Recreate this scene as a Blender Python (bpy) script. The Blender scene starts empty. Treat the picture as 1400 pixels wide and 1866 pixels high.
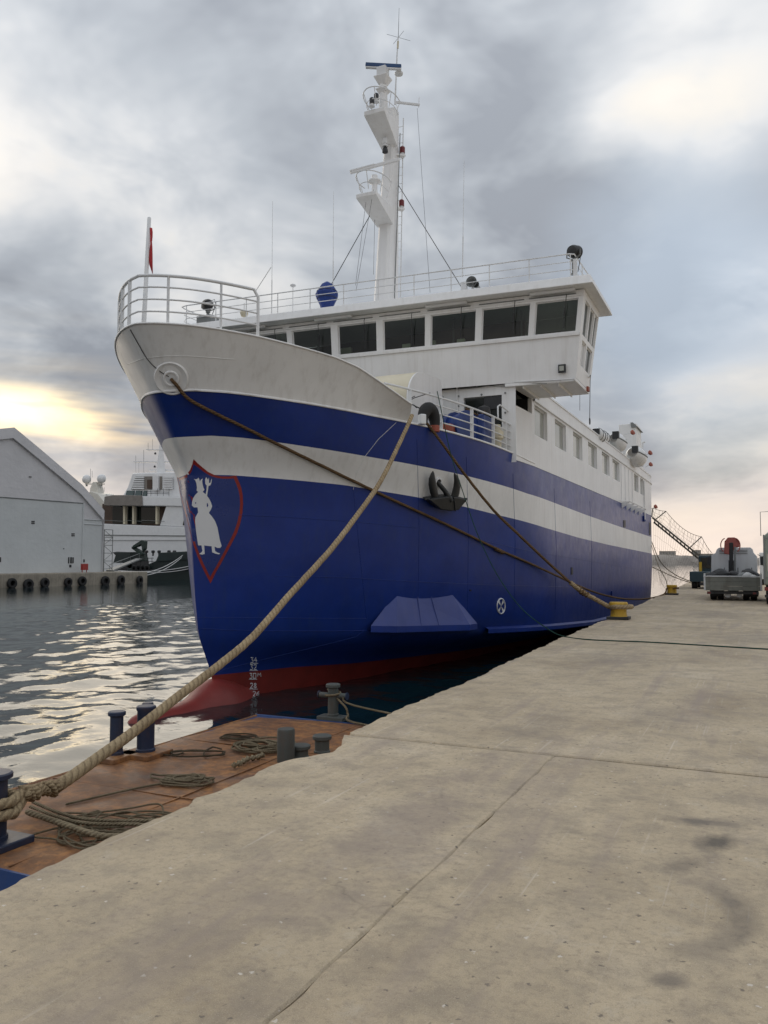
import bpy, bmesh, math, random
import numpy as np
from mathutils import Vector, Matrix
from mathutils.bvhtree import BVHTree
random.seed(7); np.random.seed(7)
scene = bpy.context.scene
COL = scene.collection
R = math.radians

# ------------------------------------------------------------------ camera
FPX, CX, CY, EYE = 1480.0, 700.0, 933.0, 1.6          # focal length in pixels of the 1400 px wide photograph
PITCH, YAW = math.atan(91.0 / FPX), R(24.9)
cd = bpy.data.cameras.new('camera'); cam = bpy.data.objects.new('camera', cd); COL.objects.link(cam)
cd.sensor_fit = 'HORIZONTAL'; cd.sensor_width = 36.0; cd.lens = FPX / 1400.0 * 36.0
cd.clip_start = 0.05; cd.clip_end = 20000.0
cam.location = (0, 0, EYE); cam.rotation_euler = (R(90) + PITCH, 0, YAW)
scene.camera = cam

def ray(px, py):
    x = (px - CX) / FPX; y = -(py - CY) / FPX
    F = math.cos(PITCH) - y * math.sin(PITCH); U = math.sin(PITCH) + y * math.cos(PITCH)
    return Vector((x * math.cos(YAW) - F * math.sin(YAW), x * math.sin(YAW) + F * math.cos(YAW), U))
def at(px, py, x=None, y=None, z=None):
    """point of the place seen at a photo pixel, on the plane x, y or z = const"""
    d = ray(px, py)
    t = x / d.x if x is not None else (y / d.y if y is not None else (z - EYE) / d.z)
    return Vector((0, 0, EYE)) + d * t

# ------------------------------------------------------------------ node helper
class NT:
    def __init__(self, tree): self.t = tree; self.n = tree.nodes; self.l = tree.links; self.n.clear()
    def new(self, typ, ins=None, **kw):
        nd = self.n.new(typ)
        for k, v in kw.items(): setattr(nd, k, v)
        for k, v in (ins or {}).items():
            s = nd.inputs[k]
            if isinstance(v, bpy.types.NodeSocket): self.l.new(v, s)
            else: s.default_value = v
        return nd
    def m(self, op, a, b=None, c=None, clamp=False):
        nd = self.n.new('ShaderNodeMath'); nd.operation = op; nd.use_clamp = clamp
        for i, v in enumerate((a, b, c)):
            if v is None: continue
            if isinstance(v, bpy.types.NodeSocket): self.l.new(v, nd.inputs[i])
            else: nd.inputs[i].default_value = v
        return nd.outputs[0]
    def vm(self, op, a, b=None, out=0):
        nd = self.n.new('ShaderNodeVectorMath'); nd.operation = op
        for i, v in enumerate((a, b)):
            if v is None: continue
            if isinstance(v, bpy.types.NodeSocket): self.l.new(v, nd.inputs[i])
            else: nd.inputs[i].default_value = v
        return nd.outputs[out]
    def mix(self, f, a, b, blend='MIX'):
        nd = self.n.new('ShaderNodeMix'); nd.data_type = 'RGBA'; nd.blend_type = blend; nd.clamp_factor = True
        for s, v in ((nd.inputs[0], f), (nd.inputs[6], a), (nd.inputs[7], b)):
            if isinstance(v, bpy.types.NodeSocket): self.l.new(v, s)
            else: s.default_value = v if not isinstance(v, tuple) or len(v) == 4 else (*v, 1)
        return nd.outputs[2]
    def ramp(self, f, stops, interp='LINEAR'):
        nd = self.n.new('ShaderNodeValToRGB'); nd.color_ramp.interpolation = interp
        e = nd.color_ramp.elements
        while len(e) < len(stops): e.new(0.5)
        for el, (p, c) in zip(e, stops):
            el.position = p; el.color = (c, c, c, 1) if not isinstance(c, tuple) else (*c, 1)
        self.l.new(f, nd.inputs[0]); return nd.outputs[0]
    def noise(self, vec, scale, detail=4, rough=.55, dist=0.0):
        nd = self.new('ShaderNodeTexNoise', {'Scale': scale, 'Detail': detail, 'Roughness': rough, 'Distortion': dist})
        if vec is not None: self.l.new(vec, nd.inputs['Vector'])
        return nd.outputs[0]
    def scl(self, vec, s, loc=(0, 0, 0), rot=(0, 0, 0)):
        return self.new('ShaderNodeMapping', {'Vector': vec, 'Scale': s, 'Location': loc, 'Rotation': rot}).outputs[0]

# ------------------------------------------------------------------ world: broken overcast, low sun behind cloud on the left
SUN = ray(20, 735).normalized()
SUN_EL = math.asin(SUN.z); SUN_AZ = math.atan2(SUN.x, SUN.y)
w = bpy.data.worlds.new('World'); scene.world = w; w.use_nodes = True
w.cycles.sampling_method = 'MANUAL'; w.cycles.sample_map_resolution = 256
nt = NT(w.node_tree)
tc = nt.new('ShaderNodeTexCoord').outputs['Generated']
dirn = nt.vm('NORMALIZE', tc)
sep = nt.new('ShaderNodeSeparateXYZ', {0: dirn})
zz = nt.m('MAXIMUM', sep.outputs[2], 0.0)
den = nt.m('ADD', zz, 0.32)
flat = nt.new('ShaderNodeCombineXYZ', {0: nt.m('DIVIDE', sep.outputs[0], den), 1: nt.m('DIVIDE', sep.outputs[1], den), 2: nt.m('MULTIPLY', zz, 0.6)}).outputs[0]
n1 = nt.noise(nt.scl(flat, (1, 1, 1), (3.1, 1.7, 0.4)), 1.7, 5, .55, .25)
n2 = nt.noise(nt.scl(flat, (1, 1, 1), (7.3, 2.2, 4.0)), 0.9, 2, .5, 0.0)
n3 = nt.noise(nt.scl(flat, (1, 1, 1), (1.3, 9.2, 2.0)), 4.2, 4, .58, .3)
dens = nt.m('ADD', nt.m('ADD', nt.m('MULTIPLY', n1, .45), nt.m('MULTIPLY', n2, .30)), nt.m('MULTIPLY', n3, .25))
wisp = nt.m('ADD', nt.m('MULTIPLY', nt.m('SUBTRACT', n3, .5), .9), nt.m('MULTIPLY', nt.m('SUBTRACT', n1, .5), 1.1))
dens = nt.m('ADD', .44, nt.m('MULTIPLY', nt.m('SUBTRACT', dens, .5), 2.5))
def mass(px, py, rad, k, amt):
    """a thicker (darker) or thinner (brighter) part of the cloud cover around one direction, its outline torn by the cloud noise"""
    global dens
    d = ray(px, py).normalized(); v = nt.vm('SUBTRACT', dirn, tuple(d)); v = nt.vm('MULTIPLY', v, (1, 1, k))
    r = nt.m('ADD', nt.m('DIVIDE', nt.vm('LENGTH', v, out=1), R(rad)), wisp)
    f = nt.new('ShaderNodeMapRange', {0: r, 1: .1, 2: 1.15, 3: amt, 4: 0.0}, interpolation_type='SMOOTHSTEP').outputs[0]
    dens = nt.m('ADD', dens, f)
mass(420, 60, 15, 1.3, -.06)
mass(1000, 120, 10, .8, -.13)
mass(1200, 400, 14, 2.0, -.15)
mass(850, 330, 11, 1.0, -.07)
mass(100, 560, 9, 1.5, -.07)
mass(200, 320, 12, 1.6, .12)
mass(1250, 160, 10.5, 1.2, .27)
mass(1140, 200, 5, 1.1, .12)
mass(1330, 230, 5.5, 1.4, .10)
mass(1390, 530, 7, 1.4, .27)
mass(1330, 690, 6, 3.0, .22)
mass(1240, 600, 7, 1.2, -.04)
base = nt.ramp(dens, [(.20, (.165, .178, .200)), (.36, (.226, .242, .264)), (.48, (.298, .310, .326)), (.58, (.372, .374, .376)), (.70, (.425, .407, .380)), (.90, (.505, .475, .432))])
sky = nt.new('ShaderNodeTexSky', sky_type='NISHITA', sun_disc=False, sun_elevation=SUN_EL, sun_rotation=SUN_AZ, altitude=0, air_density=1.0, dust_density=1.5, ozone_density=1.0).outputs[0]
skyc = nt.vm('SCALE', sky); skyc.node.inputs['Scale'].default_value = 0.10
thin = nt.ramp(n2, [(.52, 0.0), (.70, 0.30)])
col = nt.mix(thin, base, skyc)
d_b = nt.vm('LENGTH', nt.vm('SUBTRACT', dirn, tuple(ray(1260, 540).normalized())), out=1)
col = nt.mix(nt.new('ShaderNodeMapRange', {0: nt.m('ADD', d_b, nt.m('MULTIPLY', wisp, .10)), 1: .05, 2: .20, 3: .5, 4: 0.0}, interpolation_type='SMOOTHSTEP').outputs[0], col, (.30, .355, .425))
# zenith brightening added, as under overcast, so the sky lights the quay more
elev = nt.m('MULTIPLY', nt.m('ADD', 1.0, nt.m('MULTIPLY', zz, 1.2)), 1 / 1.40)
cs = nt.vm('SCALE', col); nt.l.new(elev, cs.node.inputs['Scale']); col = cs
low = nt.m('POWER', nt.m('SUBTRACT', 1.0, nt.m('MULTIPLY', zz, 4.2), clamp=True), 2.0)
col = nt.mix(nt.m('MULTIPLY', low, nt.ramp(n1, [(.35, .35), (.62, .95)])), col, (.54, .445, .375))
streak = nt.noise(nt.scl(dirn, (3.0, 3.0, 26.0), (2.4, .3, 1.13)), 1.6, 3, .55, .3)
def glow(px, py, rad, k, lo, hi, colr):
    global col
    d = ray(px, py).normalized()
    v = nt.vm('MULTIPLY', nt.vm('SUBTRACT', dirn, tuple(d)), (1, 1, k)); q = nt.m('DIVIDE', nt.vm('LENGTH', v, out=1), R(rad)); g = nt.m('POWER', 2.718, nt.m('MULTIPLY', nt.m('MULTIPLY', q, q), -1.0))
    mk = nt.m('MULTIPLY', g, nt.ramp(streak, [(lo, 0.0), (hi, 1.0)]))
    s = nt.vm('SCALE', nt.new('ShaderNodeCombineXYZ', {0: colr[0], 1: colr[1], 2: colr[2]}).outputs[0]); nt.l.new(mk, s.node.inputs['Scale'])
    col = nt.vm('ADD', col, s)
glow(20, 742, 3.6, 3.2, .22, .46, (1.05, .74, .27))
glow(170, 780, 3.6, 3.6, .40, .60, (.40, .26, .075))
glow(60, 770, 8, 1.6, .44, .72, (.10, .07, .025))
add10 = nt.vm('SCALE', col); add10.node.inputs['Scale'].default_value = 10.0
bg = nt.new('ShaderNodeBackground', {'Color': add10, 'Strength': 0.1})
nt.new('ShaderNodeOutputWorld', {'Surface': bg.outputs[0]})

sl = bpy.data.lights.new('sun', 'SUN'); sun = bpy.data.objects.new('sun', sl); COL.objects.link(sun)
sl.energy = .5; sl.angle = R(60); sl.color = (1.0, .86, .66)
sun.rotation_euler = (-SUN).to_track_quat('-Z', 'Y').to_euler()
scene.cycles.max_bounces = 7; scene.cycles.diffuse_bounces = 3; scene.cycles.glossy_bounces = 4
vs = scene.view_settings
vs.view_transform = 'Standard'; vs.look = 'None'; vs.exposure = 1.05; vs.gamma = 1.0; vs.use_curve_mapping = False

# ------------------------------------------------------------------ mesh builder
def tag(o, label=None, cat=None, group=None, kind=None):
    for k, v in (('label', label), ('category', cat), ('group', group), ('kind', kind)):
        if v: o[k] = v
    return o
def empty(name, loc, label=None, cat=None, group=None):
    o = bpy.data.objects.new(name, None); COL.objects.link(o); o.location = loc; o.empty_display_size = .3
    return tag(o, label, cat, group)
def wloc(o):
    l = Vector((0, 0, 0))
    while o: l = l + o.location; o = o.parent
    return l
class MB:
    def __init__(s): s.v = []; s.f = []; s.mi = []
    def add(s, vs, fs, m=0):
        b = len(s.v); s.v += [tuple(v) for v in vs]; s.f += [tuple(b + i for i in f) for f in fs]; s.mi += [m] * len(fs); return s
    def hexa(s, p, m=0):   # p: 4 bottom ccw, 4 top ccw
        return s.add(p, [(3, 2, 1, 0), (4, 5, 6, 7), (0, 1, 5, 4), (1, 2, 6, 5), (2, 3, 7, 6), (3, 0, 4, 7)], m)
    def box(s, x0, x1, y0, y1, z0, z1, m=0):
        return s.hexa([(x0, y0, z0), (x1, y0, z0), (x1, y1, z0), (x0, y1, z0), (x0, y0, z1), (x1, y0, z1), (x1, y1, z1), (x0, y1, z1)], m)
    def obox(s, c, size, rot, m=0):
        c = Vector(c); hx, hy, hz = (k / 2 for k in size)
        P = [c + rot @ Vector(q) for q in ((-hx, -hy, -hz), (hx, -hy, -hz), (hx, hy, -hz), (-hx, hy, -hz), (-hx, -hy, hz), (hx, -hy, hz), (hx, hy, hz), (-hx, hy, hz))]
        return s.hexa(P, m)
    def bar(s, a, b, w, h, m=0, up=(0, 0, 1)):
        a, b = Vector(a), Vector(b); d = b - a; L = d.length
        if L < 1e-6: return s
        d /= L; u = Vector(up)
        if abs(d.dot(u)) > .98: u = Vector((0, 1, 0))
        x = d.cross(u).normalized(); z = x.cross(d)
        return s.obox((a + b) / 2, (w, L, h), Matrix((x, d, z)).transposed(), m)
    def tube(s, pts, r, n=8, m=0, caps=True, closed=False):
        pts = [Vector(p) for p in pts]; N = len(pts); rs = r if isinstance(r, (list, tuple)) else [r] * N
        b = len(s.v); prev = None
        for i, p in enumerate(pts):
            if closed: t = pts[(i + 1) % N] - pts[i - 1]
            else: t = pts[min(i + 1, N - 1)] - pts[max(i - 1, 0)]
            t = t.normalized() if t.length > 1e-9 else Vector((0, 0, 1))
            if prev is None:
                u = Vector((0, 0, 1)) if abs(t.z) < .9 else Vector((1, 0, 0))
                x = t.cross(u).normalized()
            else:
                x = prev - t * prev.dot(t)
                x = x.normalized() if x.length > 1e-6 else t.orthogonal().normalized()
            prev = x; y = t.cross(x)
            for k in range(n):
                a = 2 * math.pi * k / n
                s.v.append(tuple(p + (x * math.cos(a) + y * math.sin(a)) * rs[i]))
        fs = []
        for i in range(N if closed else N - 1):
            j = (i + 1) % N
            for k in range(n):
                l = (k + 1) % n
                fs.append((b + i * n + k, b + i * n + l, b + j * n + l, b + j * n + k))
        if caps and not closed:
            fs.append(tuple(b + k for k in reversed(range(n)))); fs.append(tuple(b + (N - 1) * n + k for k in range(n)))
        s.f += fs; s.mi += [m] * len(fs); return s
    def cyl(s, a, b, r, n=12, m=0, r2=None): return s.tube([a, b], [r, r if r2 is None else r2], n, m)
    def lathe(s, c, prof, n=16, m=0, axis=(0, 0, 1)):
        ax = Vector(axis).normalized(); x = ax.orthogonal().normalized(); y = ax.cross(x); c = Vector(c); b = len(s.v)
        for (r, z) in prof:
            for k in range(n):
                a = 2 * math.pi * k / n
                s.v.append(tuple(c + ax * z + (x * math.cos(a) + y * math.sin(a)) * r))
        fs = [(b + i * n + k, b + i * n + (k + 1) % n, b + (i + 1) * n + (k + 1) % n, b + (i + 1) * n + k) for i in range(len(prof) - 1) for k in range(n)]
        if prof[0][0] > 1e-4: fs.append(tuple(b + k for k in reversed(range(n))))
        if prof[-1][0] > 1e-4: fs.append(tuple(b + (len(prof) - 1) * n + k for k in range(n)))
        s.f += fs; s.mi += [m] * len(fs); return s
    def grid(s, rows, m=0, mats=None, flip=False, closed=False):
        b = len(s.v); n = len(rows[0])
        for r in rows: s.v += [tuple(p) for p in r]
        for i in range(len(rows) - 1):
            for j in range(n if closed else n - 1):
                k = (j + 1) % n
                q = (b + i * n + j, b + i * n + k, b + (i + 1) * n + k, b + (i + 1) * n + j)
                s.f.append(q[::-1] if flip else q); s.mi.append(mats[i] if mats else m)
        return s
    def extrude(s, poly, d, m=0):
        P = [Vector(p) for p in poly]; n = len(P); d = Vector(d)
        fs = [tuple(reversed(range(n))), tuple(range(n, 2 * n))] + [(i, (i + 1) % n, n + (i + 1) % n, n + i) for i in range(n)]
        return s.add(P + [p + d for p in P], fs, m)
    def mesh(s, name, mats, off=Vector((0, 0, 0)), smooth=None, fix=True):
        me = bpy.data.meshes.new(name)
        me.from_pydata([(v[0] - off.x, v[1] - off.y, v[2] - off.z) for v in s.v], [], s.f)
        for m in (mats if isinstance(mats, (list, tuple)) else [mats]): me.materials.append(m)
        me.polygons.foreach_set('material_index', s.mi)
        if fix:
            bm = bmesh.new(); bm.from_mesh(me); bmesh.ops.recalc_face_normals(bm, faces=bm.faces); bm.to_mesh(me); bm.free()
        if smooth is not None:
            me.polygons.foreach_set('use_smooth', [True] * len(me.polygons)); me.set_sharp_from_angle(angle=R(smooth))
        return me
    def build(s, name, mats, parent=None, smooth=None, bevel=None, fix=True):
        off = wloc(parent) if parent else Vector((0, 0, 0))
        me = s.mesh(name, mats, off, smooth, fix)
        o = bpy.data.objects.new(name, me); COL.objects.link(o)
        if parent: o.parent = parent
        if bevel:
            md = o.modifiers.new('bevel', 'BEVEL'); md.width = bevel; md.segments = 2; md.limit_method = 'ANGLE'; md.angle_limit = R(40)
        return o
def rebase(o, p):
    """move a parentless object's origin to p, geometry staying put"""
    p = Vector(p); o.data.transform(Matrix.Translation(-p)); o.location = p; return o
def smoothline(pts, k=6):
    pts = [Vector(p) for p in pts]; out = []
    for i in range(len(pts) - 1):
        p0 = pts[max(i - 1, 0)]; p1 = pts[i]; p2 = pts[i + 1]; p3 = pts[min(i + 2, len(pts) - 1)]
        for j in range(k):
            t = j / k
            out.append(.5 * ((2 * p1) + (p2 - p0) * t + (2 * p0 - 5 * p1 + 4 * p2 - p3) * t * t + (3 * p1 - p0 - 3 * p2 + p3) * t ** 3))
    out.append(pts[-1]); return out

# ------------------------------------------------------------------ materials
MATS = {}
def base_mat(name):
    m = bpy.data.materials.new(name); m.use_nodes = True; nt = NT(m.node_tree)
    b = nt.new('ShaderNodeBsdfPrincipled'); nt.new('ShaderNodeOutputMaterial', {'Surface': b.outputs[0]})
    pos = nt.new('ShaderNodeNewGeometry').outputs['Position']
    MATS[name] = m; return m, nt, b, pos
def paint(name, col, rough=.4, var=.12, streak=0.0, streakcol=(.25, .2, .15), bump=0.0, bscale=30, metal=0.0, vscale=.9, spec=.5, wav=0.0, coat=0.0, grime=0.0, grimecol=(.12, .10, .08)):
    m, nt, b, pos = base_mat(name)
    n = nt.noise(pos, vscale, 5, .6)
    c = nt.mix(nt.ramp(n, [(.3, 0.0), (.7, 1.0)]), tuple(k * (1 - var) for k in col), tuple(min(1, k * (1 + var)) for k in col))
    if streak:
        sv = nt.scl(pos, (5.0, 5.0, .35))
        st = nt.ramp(nt.noise(sv, 1.3, 5, .6), [(.50, 0.0), (.80, streak)])
        c = nt.mix(st, c, streakcol)
    if grime:
        gm = nt.ramp(nt.noise(pos, 2.3, 8, .68, .4), [(.52, 0.0), (.72, grime)])
        c = nt.mix(gm, c, grimecol)
    nt.l.new(c, b.inputs['Base Color'])
    rn = nt.noise(pos, vscale * 3, 4, .6)
    nt.l.new(nt.m('ADD', nt.m('MULTIPLY', nt.m('SUBTRACT', rn, .5), .25), rough), b.inputs['Roughness'])
    b.inputs['Metallic'].default_value = metal; b.inputs['Specular IOR Level'].default_value = spec
    if coat: b.inputs['Coat Weight'].default_value = coat; b.inputs['Coat Roughness'].default_value = .15
    if bump or wav:
        h = nt.noise(pos, bscale, 3, .6)
        bp = nt.new('ShaderNodeBump', {'Height': h, 'Strength': min(1, bump), 'Distance': .004})
        if wav:
            h2 = nt.noise(nt.scl(pos, (.8, .8, 1.2)), 1.4, 2, .5)
            bp2 = nt.new('ShaderNodeBump', {'Height': h2, 'Strength': 1.0, 'Distance': wav}); nt.l.new(bp.outputs[0], bp2.inputs['Normal']); bp = bp2
        nt.l.new(bp.outputs[0], b.inputs['Normal'])
    return m
white = paint('white_paint', (.82, .82, .82), .42, .05, .26, (.46, .42, .37), .25, 60, wav=.006)
white_hull = paint('white_hull_paint', (.77, .77, .76), .40, .06, .34, (.40, .37, .33), .35, 45, wav=.012)
navy = paint('blue_hull_paint', (.011, .034, .205), .34, .16, .25, (.035, .055, .14), 0, wav=.012, spec=.35, grime=.30, grimecol=(.030, .055, .16))
sponson_blue = paint('lit_blue_paint', (.05, .075, .27), .5, .15, .25, (.10, .10, .20), .4, 40)  # hull blue made lighter for the light on the upward-facing sponson
red_boot = paint('red_antifouling', (.21, .026, .02), .5, .22, .25, (.07, .03, .025), .5, 35)
rail_white = paint('rail_white', (.72, .73, .74), .4, .05, .10, (.40, .35, .3))
grey_metal = paint('grey_metal', (.20, .21, .21), .5, .15, 0, bump=.2)
dark_metal = paint('dark_metal', (.022, .023, .026), .5, .2, bump=.3)
black_rubber = paint('black_rubber', (.016, .016, .017), .75, .25, bump=.5)
anchor_black = paint('anchor_black', (.018, .02, .022), .45, .2, 0.1, (.06, .045, .035), .6, 30)
red_glass = paint('red_lamp', (.16, .015, .018), .3, .1)
blue_cloth = paint('blue_cloth', (.015, .045, .22), .7, .2, bump=.6, bscale=14)
blue_plastic = paint('blue_plastic', (.012, .04, .19), .4, .2)
yellow = paint('yellow_paint', (.58, .36, .03), .55, .18, .35, (.14, .08, .03), .5, 40, grime=.9, grimecol=(.10, .06, .03))
crest_red = paint('crest_red', (.26, .018, .016), .35, .1)
crest_white = paint('crest_white', (.70, .71, .72), .4, .04)
crest_blue = paint('crest_blue', (.011, .034, .18), .3, .1)
flag_red = paint('flag_red', (.42, .03, .035), .8, .1)
cream = paint('cream_cover', (.66, .60, .45), .5, .1)
curtain = paint('window_curtain_glass', (.33, .34, .30), .08, .12, spec=.8)
tan_cover = paint('taupe_cover', (.22, .20, .18), .8, .15)
teak = paint('teak_brown', (.06, .035, .022), .6, .2)
ship_green = paint('dark_green_paint', (.012, .024, .024), .5, .25, .1, (.05, .04, .035))
crane_green = paint('crane_green', (.010, .030, .024), .45, .2)
yacht_white = paint('yacht_white', (.72, .73, .74), .3, .04)
teal_glass = paint('teal_glass', (.03, .07, .075), .08, .1, spec=.8)
tent_white = paint('tent_fabric', (.56, .585, .59), .6, .06, .12, (.30, .31, .32), .4, 4, wav=.035, vscale=.25)
tent_roof = paint('tent_roof_fabric', (.61, .605, .62), .6, .06, .12, (.34, .33, .36), .4, 4, wav=.045, vscale=.25)
red_box_mat = paint('red_box_paint', (.34, .03, .025), .5, .1)
truck_white = paint('truck_white', (.60, .62, .64), .4, .07, .3, (.26, .24, .22))
truck_grey = paint('truck_bed_grey', (.19, .20, .18), .7, .22, .5, (.09, .08, .07), .5, 25, grime=.6)
crane_red = paint('crane_red', (.36, .09, .075), .45, .15)
van_green = paint('van_sage', (.24, .28, .24), .4, .1, .2)
vehicle_teal = paint('vehicle_teal', (.018, .042, .055), .5, .15)
plastic_white = paint('white_sack', (.6, .6, .6), .6, .1, bump=.6, bscale=12)
stone = paint('far_stone', (.30, .27, .24), .9, .25, bump=0, vscale=.02)
build_stone = paint('far_building', (.36, .33, .29), .9, .15, vscale=.05)
radar_blue = paint('radar_blue', (.015, .06, .17), .35, .1)
gang_metal = paint('gangway_metal', (.09, .085, .07), .6, .2)
net_mat = paint('net_twine', (.10, .085, .065), .8, .1)
wire_mat = paint('wire_dark', (.03, .03, .033), .5, .1)
orange = paint('faded_orange', (.30, .075, .045), .6, .15)
bitt_grey = paint('bitt_grey', (.075, .085, .08), .6, .25, .3, (.12, .06, .03), .5, 30, grime=.4, grimecol=(.10, .045, .02))
bitt_blue = paint('bitt_blue', (.016, .028, .065), .5, .25, .35, (.10, .06, .035), .5, 30, grime=.6, grimecol=(.09, .05, .03))
barge_blue = paint('barge_blue', (.015, .05, .16), .5, .2, .2, (.07, .05, .05), .4, 30, grime=.5, grimecol=(.10, .06, .04))
m, nt, b, pos = base_mat('dark_glass'); dark_glass = m
b.inputs['Base Color'].default_value = (.010, .014, .013, 1); b.inputs['Roughness'].default_value = .04; b.inputs['Specular IOR Level'].default_value = .22
bpn = nt.new('ShaderNodeBump', {'Height': nt.noise(pos, .8, 2), 'Strength': .3, 'Distance': .02}); nt.l.new(bpn.outputs[0], b.inputs['Normal'])
m, nt, b, pos = base_mat('bridge_glass'); bridge_glass = m     # tinted panes one can just see through
tr_ = nt.new('ShaderNodeBsdfTransparent', {'Color': (.42, .50, .46, 1)}); gl_ = nt.new('ShaderNodeBsdfGlossy', {'Color': (1, 1, 1, 1), 'Roughness': .03})
fr_ = nt.new('ShaderNodeFresnel', {'IOR': 1.45}); mx_ = nt.new('ShaderNodeMixShader', {0: fr_.outputs[0], 1: tr_.outputs[0], 2: gl_.outputs[0]})
nt.l.new(mx_.outputs[0], [n_ for n_ in nt.n if n_.type == 'OUTPUT_MATERIAL'][0].inputs[0]); nt.n.remove(b)
panel_wood = paint('bridge_panel_wood', (.10, .075, .05), .6, .2)
# rusty barge deck
m, nt, b, pos = base_mat('rusty_deck'); rusty = m
a1 = nt.noise(pos, 1.1, 8, .65, .5); a2 = nt.noise(pos, 7.0, 8, .7); a3 = nt.noise(nt.scl(pos, (1, 1, 1), (4, 2, 1)), .6, 5, .6, .8)
c = nt.ramp(a1, [(.30, (.12, .054, .024)), (.45, (.23, .098, .034)), (.56, (.34, .145, .044)), (.70, (.42, .21, .075))])
c = nt.mix(nt.ramp(a3, [(.55, 0.0), (.68, .75)]), c, (.095, .080, .078))
c = nt.mix(nt.ramp(a2, [(.44, .65), (.60, 0.0)]), c, (.095, .048, .028))
c = nt.mix(nt.ramp(nt.noise(pos, 22, 4, .7), [(.60, 0.0), (.74, .5)]), c, (.30, .20, .13))
nt.l.new(c, b.inputs['Base Color']); nt.l.new(nt.ramp(a3, [(.4, .78), (.68, .42)]), b.inputs['Roughness'])
nt.l.new(nt.new('ShaderNodeBump', {'Height': a2, 'Strength': .7, 'Distance': .012}).outputs[0], b.inputs['Normal'])
# rope
def rope_mat(name, ca, cb):
    m, nt, b, pos = base_mat(name)
    uv = nt.new('ShaderNodeTexCoord').outputs['UV']
    su = nt.new('ShaderNodeSeparateXYZ', {0: uv})
    ph = nt.m('ADD', nt.m('MULTIPLY', su.outputs[0], 1.0), su.outputs[1])
    wv = nt.m('ADD', nt.m('MULTIPLY', nt.m('SINE', nt.m('MULTIPLY', ph, 6.2832 * 3)), .5), .5)
    fz = nt.noise(pos, 55, 5, .75); big = nt.noise(pos, 3.0, 5, .6)
    f = nt.m('ADD', nt.m('MULTIPLY', fz, .6), nt.m('MULTIPLY', big, .4))
    c = nt.mix(nt.ramp(f, [(.36, 0.0), (.62, 1.0)]), cb, ca)
    c = nt.mix(nt.ramp(nt.m('ADD', wv, nt.m('MULTIPLY', nt.m('SUBTRACT', fz, .5), 1.2)), [(0.0, .5), (.40, 0.0)]), c, tuple(k * .45 for k in cb))
    nt.l.new(c, b.inputs['Base Color']); b.inputs['Roughness'].default_value = .92; b.inputs['Specular IOR Level'].default_value = .15
    h = nt.m('ADD', nt.m('MULTIPLY', wv, .6), nt.m('MULTIPLY', fz, .7))
    nt.l.new(nt.new('ShaderNodeBump', {'Height': h, 'Strength': .9, 'Distance': .02}).outputs[0], b.inputs['Normal'])
    return m
rope_beige = rope_mat('rope_beige', (.50, .39, .24), (.24, .17, .10))
rope_brown = rope_mat('rope_brown', (.20, .125, .065), (.09, .055, .03))
rope_grey = rope_mat('rope_grey', (.34, .28, .185), (.16, .125, .08))
rope_dark = rope_mat('rope_dark', (.15, .12, .08), (.07, .055, .04))
rope_green = rope_mat('rope_green', (.035, .11, .085), (.02, .05, .04))
# quay concrete
m, nt, b, pos = base_mat('quay_concrete'); concrete = m
g1 = nt.noise(pos, .55, 5, .62, .3); g2 = nt.noise(pos, 3.2, 6, .7, .2); g3 = nt.noise(pos, 21, 7, .82, .3); g4 = nt.noise(pos, 190, 3, .7)
c = nt.ramp(g1, [(.30, (.39, .312, .215)), (.43, (.50, .408, .282)), (.56, (.57, .468, .326)), (.70, (.63, .53, .39))])
c = nt.mix(nt.ramp(g2, [(.36, .45), (.54, 0.0)]), c, (.22, .188, .155))
c = nt.mix(nt.ramp(g2, [(.58, 0.0), (.74, .45)]), c, (.55, .51, .44))
c = nt.mix(nt.ramp(g3, [(.34, .65), (.52, 0.0)]), c, (.30, .24, .18))
c = nt.mix(nt.ramp(g4, [(.58, 0.0), (.68, .7)]), c, (.70, .61, .50))
c = nt.mix(nt.ramp(g4, [(.32, .7), (.42, 0.0)]), c, (.22, .18, .14))
peb = nt.new('ShaderNodeTexVoronoi', {'Vector': nt.vm('ADD', pos, nt.vm('MULTIPLY', nt.new('ShaderNodeTexNoise', {'Vector': pos, 'Scale': 60.0, 'Detail': 1.0}).outputs[1], (.03, .03, .03))), 'Scale': 30.0}); psel = nt.new('ShaderNodeSeparateColor', {0: peb.outputs[1]})
c = nt.mix(nt.m('MULTIPLY', nt.ramp(peb.outputs[0], [(.20, 1.0), (.32, 0.0)]), nt.m('GREATER_THAN', psel.outputs[0], .978)), c, (.66, .60, .52))
c = nt.mix(nt.m('MULTIPLY', nt.ramp(peb.outputs[0], [(.22, .8), (.36, 0.0)]), nt.m('LESS_THAN', psel.outputs[1], .04)), c, (.17, .145, .12))
def mask_streak(scale, loc, lo, hi, rot=0.0):
    return nt.ramp(nt.noise(nt.scl(pos, scale, loc, (0, 0, rot)), 1.0, 5, .62, .15), [(lo, 0.0), (hi, 1.0)])
brk = nt.ramp(nt.noise(pos, 1.6, 5, .6), [(.46, 0.0), (.60, 1.0)])
c = nt.mix(nt.m('MULTIPLY', nt.m('MULTIPLY', mask_streak((26, .30, 1), (3, 1, 0), .60, .72), brk), .7), c, (.68, .60, .50))
c = nt.mix(nt.m('MULTIPLY', mask_streak((2.6, .25, 1), (9, 4, 0), .52, .70), .62), c, (.33, .27, .23))
c = nt.mix(nt.m('MULTIPLY', nt.m('MULTIPLY', mask_streak((34, 1.1, 1), (1, 7, 0), .64, .72, R(38)), brk), .35), c, (.58, .54, .48))
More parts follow.
